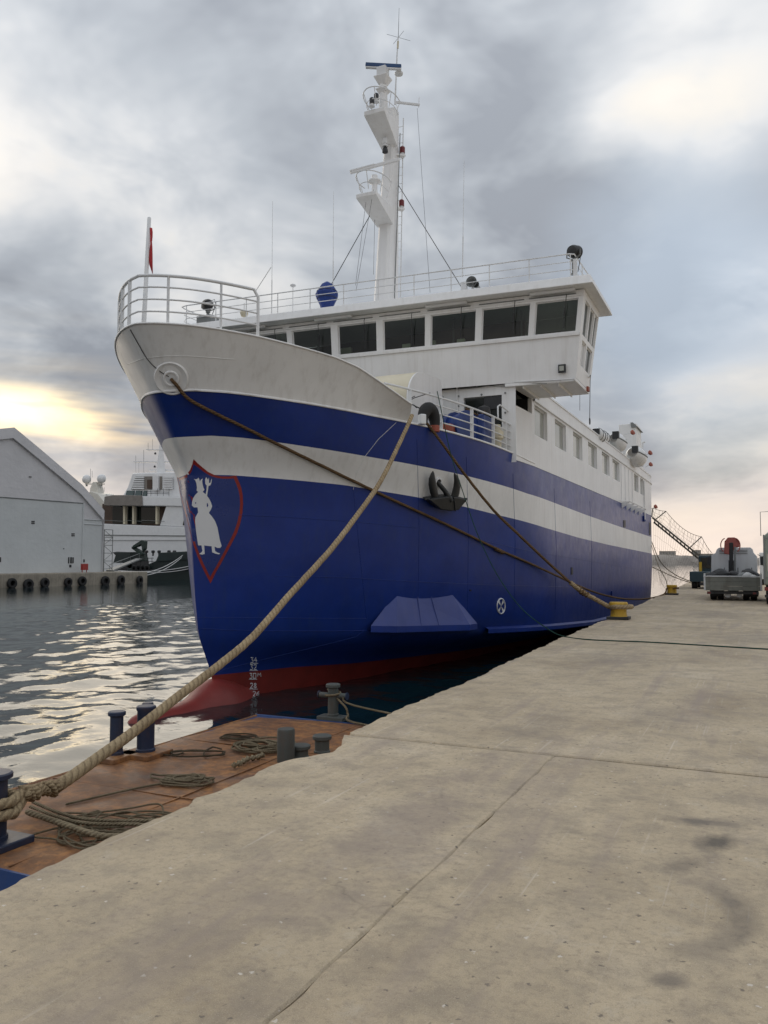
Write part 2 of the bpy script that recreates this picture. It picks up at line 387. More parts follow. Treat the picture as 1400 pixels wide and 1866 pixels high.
sxy = nt.new('ShaderNodeSeparateXYZ', {0: pos}); wob = nt.m('SUBTRACT', nt.noise(pos, 2.2, 6, .65), .5); wob2 = nt.m('SUBTRACT', nt.noise(pos, 9, 6, .7), .5)
def blot(cx_, cy_, rx, ry, ang, amt, wb=.9, soft=.35):
    dx = nt.m('SUBTRACT', sxy.outputs[0], cx_); dy = nt.m('SUBTRACT', sxy.outputs[1], cy_)
    ca, sa = math.cos(ang), math.sin(ang)
    u = nt.m('DIVIDE', nt.m('ADD', nt.m('MULTIPLY', dx, ca), nt.m('MULTIPLY', dy, sa)), rx)
    v = nt.m('DIVIDE', nt.m('SUBTRACT', nt.m('MULTIPLY', dy, ca), nt.m('MULTIPLY', dx, sa)), ry)
    r2 = nt.m('SQRT', nt.m('ADD', nt.m('MULTIPLY', u, u), nt.m('MULTIPLY', v, v)))
    r2 = nt.m('ADD', r2, nt.m('ADD', nt.m('MULTIPLY', wob, wb * 2), nt.m('MULTIPLY', wob2, wb)))
    return nt.m('MULTIPLY', nt.ramp(r2, [(1 - soft, 1.0), (1.0, 0.0)]), amt)
def ringm(cx_, cy_, rad, wid, a0, a1, amt):
    dx = nt.m('SUBTRACT', sxy.outputs[0], cx_); dy = nt.m('SUBTRACT', sxy.outputs[1], cy_)
    rr = nt.m('ADD', nt.m('SQRT', nt.m('ADD', nt.m('MULTIPLY', dx, dx), nt.m('MULTIPLY', dy, dy))), nt.m('MULTIPLY', wob2, .05))
    q = nt.ramp(nt.m('DIVIDE', nt.m('ABSOLUTE', nt.m('SUBTRACT', rr, rad)), wid), [(.25, 1.0), (1.0, 0.0)])
    q = nt.m('MULTIPLY', q, nt.ramp(g2, [(.36, .25), (.58, 1.0)]))
    an = nt.m('ARCTAN2', dy, dx)
    s1 = nt.m('MULTIPLY', nt.m('SUBTRACT', an, a0), 3.0, clamp=True); s2 = nt.m('MULTIPLY', nt.m('SUBTRACT', a1, an), 2.0, clamp=True)
    return nt.m('MULTIPLY', nt.m('MULTIPLY', nt.m('MULTIPLY', q, s1), s2), amt)
oil = (.14, .125, .115); tyre_c = (.20, .175, .16)
for args in [(-.42, 5.47, .36, .11, .05, .72, oil, 1.0), (-.27, 5.10, .12, .19, -.5, .85, (.11, .10, .09), .9), (-.42, 4.65, .09, .30, -.45, .50, oil, 1.2),
             (-.36, 3.37, .10, .08, .2, .65, oil, 1.0), (-1.05, 4.95, .06, .05, 0, .35, oil, 1.0), (-1.0, 9.0, .5, .8, .3, .30, tyre_c, 1.2),
             (-1.98, 4.6, .40, 1.9, .05, .55, (.30, .245, .21), 1.3), (-2.0, 7.9, .3, 1.2, .0, .32, tyre_c, 1.3),
             (-2.4, 14.0, .9, 1.4, .1, .30, tyre_c, 1.2), (-.2, 19.0, 1.1, 2.0, 0, .35, tyre_c, 1.2), (-1.2, 27.0, 1.2, 3.0, 0, .4, tyre_c, 1.2)]:
    c = nt.mix(blot(*args[:6], wb=args[7], soft=.8), c, args[6])
c = nt.mix(ringm(-.62, 4.05, .50, .10, -1.2, 1.2, .62), c, oil)
# hairline cracks
wn = nt.vm('SCALE', nt.new('ShaderNodeTexNoise', {'Vector': pos, 'Scale': 2.5, 'Detail': 6.0}).outputs[1]); wn.node.inputs['Scale'].default_value = .42
vor = nt.new('ShaderNodeTexVoronoi', {'Vector': nt.vm('ADD', pos, wn), 'Scale': .42}, feature='DISTANCE_TO_EDGE')
crack = nt.m('MULTIPLY', nt.ramp(vor.outputs[0], [(.0, 1.0), (.006, 0.0)]), nt.ramp(nt.noise(pos, .7, 3), [(.56, 0.0), (.66, .35)]))
c = nt.mix(crack, c, (.10, .09, .08))
nt.l.new(c, b.inputs['Base Color']); b.inputs['Specular IOR Level'].default_value = .3
nt.l.new(nt.ramp(g2, [(.3, .70), (.7, .92)]), b.inputs['Roughness'])
h = nt.m('ADD', nt.m('ADD', nt.m('MULTIPLY', g3, .55), nt.m('MULTIPLY', g4, .25)), nt.m('MULTIPLY', g2, 1.6))
nt.l.new(nt.new('ShaderNodeBump', {'Height': h, 'Strength': .9, 'Distance': .014}).outputs[0], b.inputs['Normal'])
old_concrete = paint('old_concrete', (.30, .27, .22), .9, .2, .6, (.10, .09, .08), .6, 8, grime=.5)
# water
m, nt, b, pos = base_mat('harbour_water'); water_m = m
b.inputs['Base Color'].default_value = (.006, .020, .024, 1); b.inputs['Roughness'].default_value = .035; b.inputs['IOR'].default_value = 1.333
w1 = nt.noise(nt.scl(pos, (1, 1.5, 1), rot=(0, 0, .6)), 1.5, 4, .55, .3); w2 = nt.noise(nt.scl(pos, (1, 1.3, 1), rot=(0, 0, -.4)), 5.5, 3, .5, .3)
hh = nt.m('ADD', nt.m('MULTIPLY', w1, 1.0), nt.m('MULTIPLY', w2, .16))
nt.l.new(nt.new('ShaderNodeBump', {'Height': hh, 'Strength': .22, 'Distance': .05}).outputs[0], b.inputs['Normal'])

# ------------------------------------------------------------------ sea
WZ = -1.55
def water():
    x0, x1, y0, y1, st = -46.0, -2.6, -3.0, 74.0, .15
    xs = np.arange(x0, x1 + 1e-6, st); ys = np.arange(y0, y1 + 1e-6, st)
    X, Y = np.meshgrid(xs, ys); Z = np.zeros_like(X); rng = np.random.RandomState(4)
    wx = X + .25 * np.sin(.7 * Y + .4 * X); wy = Y + .25 * np.sin(.6 * X - .5 * Y)
    for i in range(60):
        lam = .36 * (8.0 ** rng.rand()); th = rng.normal(.5, .75); k = 2 * math.pi / lam
        a = .0021 * lam ** .9
        Z += a * np.sin(k * (wx * math.cos(th) + wy * math.sin(th)) + rng.rand() * 6.28)
    fx = np.clip(np.minimum(X - x0, x1 - X) / 3, 0, 1); fy = np.clip(np.minimum(Y - y0, y1 - Y) / 3, 0, 1)
    Z = Z * fx * fy + WZ
    n = len(xs); mcount = len(ys)
    co = np.stack([X, Y, Z], -1).reshape(-1, 3)
    idx = np.arange(n * mcount).reshape(mcount, n)
    q = np.stack([idx[:-1, :-1], idx[:-1, 1:], idx[1:, 1:], idx[1:, :-1]], -1).reshape(-1, 4)
    B = 9000.0; base = len(co)
    xe, ye = xs[-1], ys[-1]
    ext = np.array([(-B, -200, WZ), (B, -200, WZ), (B, B, WZ), (-B, B, WZ), (x0, y0, WZ), (xe, y0, WZ), (xe, ye, WZ), (x0, ye, WZ)])
    f2 = np.array([(0, 1, 5, 4), (1, 2, 6, 5), (2, 3, 7, 6), (3, 0, 4, 7)]) + base
    co = np.concatenate([co, ext]); q = np.concatenate([q, f2])
    me = bpy.data.meshes.new('water'); me.vertices.add(len(co)); me.vertices.foreach_set('co', co.ravel())
    me.loops.add(q.size); me.loops.foreach_set('vertex_index', q.ravel().astype(np.int32))
    me.polygons.add(len(q)); me.polygons.foreach_set('loop_start', np.arange(0, q.size, 4, dtype=np.int32))
    me.polygons.foreach_set('use_smooth', np.ones(len(q), bool)); me.update(calc_edges=True); me.validate()
    me.materials.append(water_m)
    o = bpy.data.objects.new('water', me); COL.objects.link(o); o['kind'] = 'structure'
water()

# ------------------------------------------------------------------ quay: body and concrete slabs with a chipped edge
def edge_x(y): return -3.395 - .027 * y
def noise1(n, scales, rng):
    out = np.zeros(n)
    for (period, amp) in scales:
        k = max(2, int(n / period) + 3); p = rng.normal(0, 1, k); out += amp * np.interp(np.linspace(0, k - 1, n), np.arange(k), p)
    return out
body = MB(); ys_ = [-12, 30, 118]
body.grid([[(edge_x(y) + .10, y, -4), (edge_x(y) + .10, y, -.30), (60, y, -.30), (60, y, -4)] for y in ys_])
body.add([(edge_x(118) + .1, 118, -4), (edge_x(118) + .1, 118, -.30), (60, 118, -.30), (60, 118, -4)], [(0, 1, 2, 3)])
quay = body.build('quay', old_concrete); quay['kind'] = 'structure'
def slab(y0, y1, xl, xr, dy, seed, chip=False, nx=10):
    rng = np.random.RandomState(seed); ys = np.linspace(y0, y1, max(2, int((y1 - y0) / dy) + 1)); n = len(ys)
    if chip:
        j = noise1(n, [(9, .014), (3, .010), (1.3, .006), (22, .024)], rng); big = noise1(n, [(16, .05)], rng); j += np.where(big > .045, .02 + (big - .045) * 1.2, 0)
        j2 = j + .012 + np.abs(noise1(n, [(1.3, .010), (4, .016)], rng)); dz = -.010 - np.abs(noise1(n, [(2, .012), (5, .02)], rng))
    else:
        j = noise1(n, [(2, .004), (11, .008)], rng); j2 = j + .004 + np.abs(noise1(n, [(2, .006), (6, .008)], rng)); dz = np.full(n, -.008)
    jr = noise1(n, [(3, .003), (11, .005)], rng); rows = []
    e0 = noise1(nx + 8, [(2, .004)], rng); e1 = noise1(nx + 8, [(2, .004)], rng)
    for i, y in enumerate(ys):
        L = xl(y) + j[i]; Rr = xr(y) + jr[i]; L2 = xl(y) + j2[i]
        row = [(L + .02, y, -.29), (L, y, dz[i] - .03), (L + .004, y, dz[i]), (L2, y, 0.0)]
        for k in range(1, nx + 1):
            t = k / (nx + 1); row.append((L2 + (Rr - .012 - L2) * t, y, 0.0))
        row += [(Rr - .012, y, 0.0), (Rr, y, -.010), (Rr, y, -.29)]
        if i in (0, n - 1):
            e = e0 if i == 0 else e1; sg = 1 if i == 0 else -1
            row = [(p[0], p[1] + sg * .006 + e[k % len(e)], -.012 if p[2] > -.02 else p[2]) for k, p in enumerate(row)]
        rows.append(row)
        if i == 0: rows.insert(0, [(p[0], p[1], -.29) for p in row]); rows.append([(p[0], p[1] + .014, 0.0 if -.02 < p[2] else p[2]) for p in row])
    rows.append([(p[0], p[1], -.29) for p in rows[-1]])
    mb = MB().grid(rows); return mb.build('slab', concrete, quay, smooth=35)
inner = lambda v: (lambda y: v)
slab(-12, 6.82, edge_x, inner(-1.60), .045, 1, True)
slab(-12, 6.82, inner(-1.592), inner(3.2), .10, 2)
slab(6.835, 20.6, edge_x, inner(3.2), .06, 3, True)
slab(20.615, 34.4, edge_x, inner(3.2), .09, 4, True)
slab(34.415, 60, edge_x, inner(3.2), .2, 5, True)
slab(60.015, 118, edge_x, inner(3.2), .4, 6, True)
for (a, c2) in ((-12, 6.8), (6.815, 20.6), (20.615, 34.4), (34.415, 60), (60.015, 118)):
    slab(a, c2, inner(3.215), inner(60), 1.0, 7)

# ------------------------------------------------------------------ ropes
def rope_mesh(name, pts, r, mat, parent=None, n=8, lay=0.0, pitch=None, smooth=True):
    """tube with uv (u along the lay, v around); lay > 0 gives real twisted strands"""
    pts = [Vector(p) for p in pts]; N = len(pts); vs = []; fs = []; uvs = []; prev = None; L = 0.0
    rs = r if isinstance(r, (list, tuple)) else [r] * N; pitch = pitch or rs[0] * 7
    Ls = []
    for i, p in enumerate(pts):
        t = (pts[min(i + 1, N - 1)] - pts[max(i - 1, 0)]); t = t.normalized() if t.length > 1e-9 else Vector((1, 0, 0))
        if i: L += (p - pts[i - 1]).length
        Ls.append(L)
        if prev is None: x = t.orthogonal().normalized()
        else:
            x = prev - t * prev.dot(t); x = x.normalized() if x.length > 1e-6 else t.orthogonal().normalized()
        prev = x; y = t.cross(x)
        for k in range(n):
            a = 2 * math.pi * k / n
            rr = rs[i] * (1 + lay * math.cos(3 * (a + 2 * math.pi * L / pitch)))
            vs.append(p + (x * math.cos(a) + y * math.sin(a)) * rr)
    for i in range(N - 1):
        for k in range(n):
            l = (k + 1) % n; fs.append((i * n + k, i * n + l, (i + 1) * n + l, (i + 1) * n + k))
            uvs += [(Ls[i] / pitch, k / n), (Ls[i] / pitch, (k + 1) / n), (Ls[i + 1] / pitch, (k + 1) / n), (Ls[i + 1] / pitch, k / n)]
    c0 = len(fs); fs.append(tuple(reversed(range(n)))); fs.append(tuple((N - 1) * n + k for k in range(n))); uvs += [(0, 0)] * (2 * n)
    off = wloc(parent) if parent else Vector((0, 0, 0))
    me = bpy.data.meshes.new(name); me.from_pydata([v - off for v in vs], [], fs); me.materials.append(mat)
    uvl = me.uv_layers.new(name='UVMap'); uvl.data.foreach_set('uv', [q for t in uvs for q in t])
    me.polygons.foreach_set('use_smooth', [True] * len(fs))
    o = bpy.data.objects.new(name, me); COL.objects.link(o)
    if parent: o.parent = parent
    return o
def on_chord(px, py, A, Bp):
    """photo pixel on the vertical plane through A and Bp"""
    d = ray(px, py); n = Vector((Bp.y - A.y, -(Bp.x - A.x), 0))
    t = (A - Vector((0, 0, EYE))).dot(n) / d.dot(n); return Vector((0, 0, EYE)) + d * t

# ------------------------------------------------------------------ barge
BZ = -1.0
barge = empty('work_barge', (-5.8, 8.4, WZ), 'flat rusty steel work barge with blue sides moored between quay and ship', 'barge')
MB().box(-7.86, -3.95, 5.06, 11.80, -2.2, BZ - .012).build('hull', barge_blue, barge, bevel=.03)
rng = np.random.RandomState(11); gx = np.linspace(-7.88, -3.93, 30); gy = np.linspace(5.05, 11.81, 48)
rows = [[(x, y, BZ + .006 * math.sin(2.1 * x + 1.3 * y) + .005 * math.sin(5 * y - 2 * x) - (.012 if i in (0, 47) or j in (0, 29) else 0)) for j, x in enumerate(gx)] for i, y in enumerate(gy)]
MB().grid(rows).build('deck_plate', rusty, barge, smooth=30)
for (x0_, y0_, x1_, y1_) in ((-7.8, 7.35, -4.0, 7.35), (-7.8, 9.75, -4.0, 9.75), (-5.9, 5.1, -5.9, 11.7)): MB().bar((x0_, y0_, BZ + .004), (x1_, y1_, BZ + .004), .022, .010).build('plate_weld', rusty, barge)
MB().tube([(-7.88, 5.05, BZ - .03), (-7.88, 11.81, BZ - .03)], .035, 8).build('rubbing_bar', rusty, barge, smooth=40)
MB().tube([(-7.9, 11.83, BZ - .03), (-3.95, 11.83, BZ - .03)], .04, 8).build('rubbing_bar', barge_blue, barge, smooth=40)
MB().box(-7.86, -3.95, 3.4, 5.03, -2.2, -1.36).build('lower_bow', barge_blue, barge, bevel=.03)
MB().hexa([(-7.86, 5.0, -1.36), (-3.95, 5.0, -1.36), (-3.95, 5.06, -1.36), (-7.86, 5.06, -1.36), (-7.86, 5.04, BZ - .01), (-3.95, 5.04, BZ - .01), (-3.95, 5.10, BZ - .01), (-7.86, 5.10, BZ - .01)]).build('step_plate', barge_blue, barge)
def bitt(p, r, h, mat, cap=1.35, base=None, basemat=None):
    x, y = p
    if base:
        MB().box(x - base[0], x + base[0], y - base[1], y + base[1], BZ, BZ + .07).build('base_plate', basemat or bitt_grey, barge, bevel=.012)
    z0 = BZ + (.07 if base else 0)
    MB().lathe((x, y, z0), [(r * 1.12, 0), (r * 1.12, .03), (r, .04), (r, h - .07), (r * cap, h - .05), (r * cap, h - .012), (r * cap * .9, h)], 24).build('bollard', mat, barge, smooth=35)
p1 = at(203, 1383, z=BZ); p2 = at(265, 1378, z=BZ)
bitt((p1.x + .08, p1.y), .085, .56, bitt_blue, 1.35, (.20, .26), rusty)
bitt((p2.x, p2.y), .115, .60, bitt_blue, 1.12, (.26, .26), rusty)
p3 = at(-22, 1548, z=BZ); bitt((p3.x - .03, p3.y + .06), .125, .60, bitt_blue, 1.35, (.26, .26), bitt_blue)
bitt((p1.x + .12, p1.y + .55), .07, .66, bitt_blue, 1.1)
p4 = at(607, 1312, z=BZ)
bitt((p4.x, p4.y), .085, .52, bitt_grey, 1.4, (.24, .13), bitt_grey)
MB().cyl((p4.x - .24, p4.y - .02, BZ + .40), (p4.x + .24, p4.y + .02, BZ + .40), .045, 14).build('cross_bar', bitt_grey, barge, smooth=40)
for sx in (-.25, .25):
    MB().cyl((p4.x + sx, p4.y + .02 * sx, BZ + .40), (p4.x + sx * 1.06, p4.y + .02 * sx, BZ + .40), .062, 14).build('bar_end', bitt_blue, barge, smooth=40)
p5 = at(521, 1388, z=BZ)
MB().lathe((p5.x, p5.y, BZ), [(.115, 0), (.115, .40), (.107, .425)], 22).build('steel_post', bitt_grey, barge, smooth=35)
for (px, py, hh_) in ((548, 1382, .14), (587, 1372, .20)):
    q = at(px, py, z=BZ); bitt((q.x, q.y), .10, hh_ + .04, bitt_grey, 1.3)
# loose ropes lying on the barge
def coil(name, cx_, cy_, rx, ry, turns, r, mat, label, seed, ang=0, jit=.25, tail=None):
    rg = np.random.RandomState(seed); pts = []
    if tail: pts += [Vector((t[0], t[1], BZ + .012 + r)) for t in tail]
    n = int(turns * 9); ph = rg.rand() * 6.28; sc = 1.0; ox = oy = 0.0
    for i in range(n):
        a = ph + i / 9 * 2 * math.pi + rg.normal(0, .12)
        if i % 9 == 0: sc = rg.uniform(.35, 1.0); ex = rg.uniform(1 - jit * 1.3, 1 + jit * .5); ey = rg.uniform(1 - jit * 1.3, 1 + jit * .5); ox, oy = rg.normal(0, jit * rx * .55), rg.normal(0, jit * ry * .55)
        k = sc * (1 + rg.normal(0, jit * .3))
        u, v = rx * k * ex * math.cos(a) + ox, ry * k * ey * math.sin(a) + oy
        pts.append(Vector((cx_ + u * math.cos(ang) - v * math.sin(ang), cy_ + u * math.sin(ang) + v * math.cos(ang), BZ + .014 + r + r * 1.5 * (i / n) * min(4, turns * .4) * rg.uniform(.4, 1))))
    o = rope_mesh(name, smoothline(pts, 5), r, mat, n=6); return tag(rebase(o, (cx_, cy_, BZ)), label, 'rope', 'ropes lying on the barge deck')
q = at(190, 1515, z=BZ); coil('rope_coil', q.x + .12, q.y + .05, .85, .58, 13, .010, rope_grey, 'large tangled grey rope heap on the barge nearest the camera', 3, .3, .65)
q = at(335, 1428, z=BZ); q2 = at(400, 1410, z=BZ); q3 = at(250, 1440, z=BZ); q4 = at(120, 1470, z=BZ)
coil('rope_coil', q.x, q.y, .40, .26, 7, .012, rope_grey, 'loose tan rope coil in the middle of the barge deck', 5, .2, .4, [(q4.x, q4.y), (q3.x, q3.y)])
q = at(478, 1366, z=BZ); coil('rope_coil', q.x, q.y, .44, .40, 11, .013, rope_grey, 'neat round grey rope coil beside the rusty steel post', 8, 0, .18)
q = at(432, 1348, z=BZ); coil('rope_coil', q.x, q.y, .36, .22, 5, .011, rope_dark, 'small dark rope coil on the far end of the barge deck', 9, .2, .3)
q = at(370, 1375, z=BZ); coil('rope_line', q.x, q.y, .55, .30, 3, .011, rope_dark, 'thin dark rope looping loosely across the barge deck behind the paired bollards', 12, .4, .5)
kn = [at(x, y, z=BZ + .05) for (x, y) in ((425, 1395), (440, 1390), (452, 1383), (468, 1380), (480, 1376))]
k_ = rope_mesh('rope_splice', smoothline(kn, 8), [.028 + .012 * math.sin(i * 1.3) for i in range(33)], rope_grey, n=10, lay=.2); tag(rebase(k_, kn[0]), 'short thick knotted rope end lying beside the round coil', 'rope', 'ropes lying on the barge deck')
for i, pl in enumerate([[(60, 1462), (150, 1492), (300, 1494), (380, 1478)], [(55, 1470), (140, 1498), (240, 1502), (330, 1500)]]):
    pp = [at(x, y, z=BZ + .09 - .01 * i) for (x, y) in pl]; pp.append(Vector((-3.55, pp[-1].y + .9, BZ + .3)))
    o = rope_mesh('mooring_line', smoothline(pp, 8), .017, rope_grey, n=8, lay=.1)
    tag(rebase(o, pp[0]), ['upper of two taut grey lines running from the near blue bollard to the quay wall', 'lower of two taut grey lines running from the near blue bollard to the quay wall'][i], 'rope', 'ropes lying on the barge deck')
pp = [at(x, y, z=BZ + .12) for (x, y) in ((50, 1480), (110, 1500), (170, 1520), (215, 1524), (260, 1515))]
o = rope_mesh('mooring_line', smoothline(pp, 8), .028, rope_grey, n=10, lay=.12); tag(rebase(o, pp[0]), 'thicker dark grey rope stub crossing the near rope heap', 'rope', 'ropes lying on the barge deck')
wr = [Vector((p4.x + .12 * math.cos(a), p4.y + .12 * math.sin(a), BZ + .36 + .012 * a)) for a in np.linspace(0, 9, 30)]
wr += [Vector((p4.x + .25, p4.y - .06, BZ + .25)), Vector((p4.x + .30, p4.y - .04, BZ + .12)), Vector((p4.x + .5, p4.y - .2, BZ + .03)), Vector((edge_x(11.0) - .45, 11.2, BZ + .05))]
o = rope_mesh('mooring_line', smoothline(wr, 4), .018, rope_grey, n=8, lay=.1); tag(rebase(o, (p4.x, p4.y, BZ)), 'grey rope wound round the cross bollard at the far end of the barge', 'rope')
wr = [Vector((p4.x + .20, p4.y, BZ + .42)), Vector((p4.x + .45, p4.y - .1, BZ + .28)), Vector((edge_x(11.0) - .2, 11.3, BZ + .2)), Vector((edge_x(11.0) + .05, 11.2, BZ + .22))]
o = rope_mesh('mooring_line', smoothline(wr, 5), .016, rope_grey, n=8, lay=.1); tag(rebase(o, (p4.x, p4.y, BZ)), 'grey rope running from the cross bollard over to the quay wall', 'rope')

# ------------------------------------------------------------------ yellow quay bollards
def quay_bollard(p, label):
    e = empty('quay_bollard', (p[0], p[1], 0), label, 'bollard', 'yellow bollards along the quay edge')
    MB().box(p[0] - .30, p[0] + .30, p[1] - .24, p[1] + .24, .004, .085).build('base', dark_metal, e, bevel=.015)
    mb = MB(); mb.lathe((p[0], p[1], .085), [(.235, 0), (.225, .03), (.215, .10), (.215, .22), (.235, .27), (.25, .31), (.25, .37), (.235, .395)], 24)
    mb.build('head', yellow, e, smooth=40)
    return e
B1 = at(1136, 1129, z=0); B1.x -= .12; B2 = at(1225, 1084, z=0)
quay_bollard(B1, 'yellow mooring bollard with rope in front of the ship side, nearer of two')
quay_bollard(B2, 'yellow mooring bollard beyond the ship stern, farther of two')
# ------------------------------------------------------------------ the ferry
XC, YEND = -11.3, 60.0
ferry = empty('ferry', (XC, 36.0, WZ), 'blue and white ferry with tall white mast moored along the quay', 'ferry')
def interp(tab, s):
    return float(np.interp(s, [t[0] for t in tab], [t[1] for t in tab]))
LV = {  # plan: bow tip y, entry length, p, q, half breadth; z along the length
 'T': (12.49, 12, 2.0, .64, 4.8, [(0, 6.39), (.5, 6.37), (.9, 6.34), (1.5, 6.29), (2.2, 6.21), (3.1, 6.11), (3.7, 5.98), (4.34, 5.73), (5, 5.48), (5.3, 5.38), (46, 5.0)]),
 'N': (13.20, 12.5, 2.0, .68, 4.8, [(0, 5.13), (.3, 5.17), (.8, 5.17), (1.6, 5.13), (3.9, 5.03), (5.65, 4.99), (6.7, 4.96), (8.5, 4.90), (11.4, 4.75), (15, 4.67), (20, 4.63), (30, 4.65), (46, 4.70)]),
 'W': (13.76, 13, 2.0, .72, 4.8, [(0, 4.26), (.4, 4.31), (.9, 4.30), (2, 4.22), (3.7, 4.11), (5.5, 4.02), (6.7, 3.96), (11, 3.73), (20, 3.53), (30, 3.37), (46, 3.18)]),
 'B': (14.19, 13.5, 2.0, .76, 4.8, [(0, 3.50), (.6, 3.51), (1.5, 3.48), (2.9, 3.43), (3.7, 3.36), (5.25, 3.25), (6.8, 3.13), (8.7, 2.97), (12.7, 2.73), (18, 2.55), (25, 2.40), (46, 2.07)]),
 'K': (14.61, 15, 1.9, .86, 4.62, [(0, .14), (.5, .08), (1.4, .01), (3.7, -.12), (8.1, -.38), (12.9, -.60), (21, -.98), (30, -1.15), (46, -1.25)]),
 'R': (15.11, 17, 1.7, .98, 3.55, [(0, -.95), (2.2, -.98), (4.2, -1.08), (10, -1.20), (20, -1.32), (46, -1.42)]),
 'L': (15.35, 18, 1.6, 1.0, 3.0, [(0, -1.75), (46, -1.75)]),
 'G': (17.0, 20, 1.5, 1.1, 2.3, [(0, -3.2), (46, -3.2)])}
def plan(lv, s):
    Yt, Ln, p, q, Bm, zt = LV[lv]
    y = Yt + s * (YEND - Yt) / 46.0; sr = y - Yt
    u = min(max(sr / Ln, 0), 1); b_ = Bm * (1 - (1 - u) ** p) ** q
    if y > 55: b_ *= max(0.0, 1 - ((y - 55) / 5.0) ** 3 * .62)
    return y, b_, interp(zt, sr)
ORDER = ['G', 'L', 'R', 'K', 'B', 'W', 'N']; SUB = 5
SS = list(46.0 * (np.linspace(0, 1, 96) ** 2.3)); SS[1] = .004; SS[2] = .016; SS[3] = .04; SS[4] = .08
SS = sorted(set(SS + [.14, .22, .32, .44, .58, .75]))
def column(s):
    ctrl = [plan(l, s) for l in ORDER]; out = []
    ys = [c_[0] for c_ in ctrl]; bs = [c_[1] for c_ in ctrl]; zs = [c_[2] for c_ in ctrl]
    def hermite(z, vals, i):
        def slope(k):
            if k == 0: return (vals[1] - vals[0]) / (zs[1] - zs[0])
            if k == len(zs) - 1: return (vals[-1] - vals[-2]) / (zs[-1] - zs[-2])
            a = (vals[k] - vals[k - 1]) / (zs[k] - zs[k - 1]); c_ = (vals[k + 1] - vals[k]) / (zs[k + 1] - zs[k])
            return 0 if a * c_ <= 0 else 2 * a * c_ / (a + c_)
        hgt = zs[i + 1] - zs[i]; t = (z - zs[i]) / hgt
        return ((2 * t ** 3 - 3 * t * t + 1) * vals[i] + (t ** 3 - 2 * t * t + t) * hgt * slope(i) + (-2 * t ** 3 + 3 * t * t) * vals[i + 1] + (t ** 3 - t * t) * hgt * slope(i + 1))
    for i in range(len(zs) - 1):
        for k in range(SUB):
            z = zs[i] + (zs[i + 1] - zs[i]) * k / SUB
            out.append((hermite(z, ys, i), hermite(z, bs, i), z))
    out.append((ys[-1], bs[-1], zs[-1])); return out
cols = [column(s) for s in SS]
nl = len(cols[0]); hb = MB()
port = [[(XC + c_[1], c_[0], c_[2]) for c_ in col_] for col_ in cols]; stbd = [[(XC - c_[1], c_[0], c_[2]) for c_ in col_] for col_ in cols]
seq = list(reversed(stbd[1:])) + [[(XC, p[1], p[2]) for p in port[0]]] + port[1:]
rows = [[col_[k] for col_ in seq] for k in range(nl)]
zone = {0: 2, 1: 2, 2: 1, 3: 1, 4: 0, 5: 1}     # per band between levels: red, red, blue, blue, white, blue
hb.grid(rows, mats=[zone[k // SUB] for k in range(nl - 1)])
hull_bvh = BVHTree.FromPolygons([Vector(v) for v in hb.v], hb.f)
last = [seq[0], seq[-1]]
hb.grid([[a, c_] for a, c_ in zip(seq[0], seq[-1])], mats=[zone[k // SUB] for k in range(nl - 1)])      # transom
hull = hb.build('hull', [white_hull, navy, red_boot], ferry, smooth=32, fix=False)
def on_hull(px, py, off=.010):
    d = ray(px, py).normalized()
    for k in range(30):
        hit, nrm, _, dist = hull_bvh.ray_cast(Vector((0, 0, EYE)), d)
        h2, n2_, _, d2 = bulb_bvh.ray_cast(Vector((0, 0, EYE)), d)
        if h2 is not None and (hit is None or d2 < dist): hit, nrm = h2, n2_
        if hit is not None and hit.y < 60:
            if nrm.dot(d) > 0: nrm = -nrm
            return hit + nrm * off
        px += 1.0; d = ray(px, py).normalized()
    return at(px, py, x=XC)
def mir(p): return Vector((2 * XC - p[0], p[1], p[2]))
def npt(s, side=1, inset=0.0, dz=0.0, lv='N'):
    y, b_, z = plan(lv, s); return Vector((XC + side * max(0.0, b_ - inset), y, z + dz))
def s_at_y(y, lv='N'): return (y - LV[lv][0]) * 46.0 / (YEND - LV[lv][0])
# bulbous bow
prof = [(12.50, -1.62, .03), (12.56, -1.66, .18), (12.7, -1.72, .29), (12.95, -1.80, .41), (13.4, -1.92, .51), (13.9, -2.00, .58), (14.35, -2.02, .66), (14.65, -2.0, .75), (14.9, -1.98, .87), (15.2, -1.98, .97), (15.7, -2.1, .98), (17.0, -2.3, .8), (19.0, -2.6, .3)]
rows = [[(XC + r_ * .72 * math.sin(a), y, zc + r_ * math.cos(a)) for a in np.linspace(0, 2 * math.pi, 25)[:-1]] for (y, zc, r_) in
        [(float(np.interp(t, range(len(prof)), [p[0] for p in prof])), float(np.interp(t, range(len(prof)), [p[1] for p in prof])), float(np.interp(t, range(len(prof)), [p[2] for p in prof]))) for t in np.linspace(0, len(prof) - 1, 31)]]
bbm = MB().grid(rows, closed=True); bulb_bvh = BVHTree.FromPolygons([Vector(v) for v in bbm.v], bbm.f); bbm.build('bulbous_bow', red_boot, ferry, smooth=60)
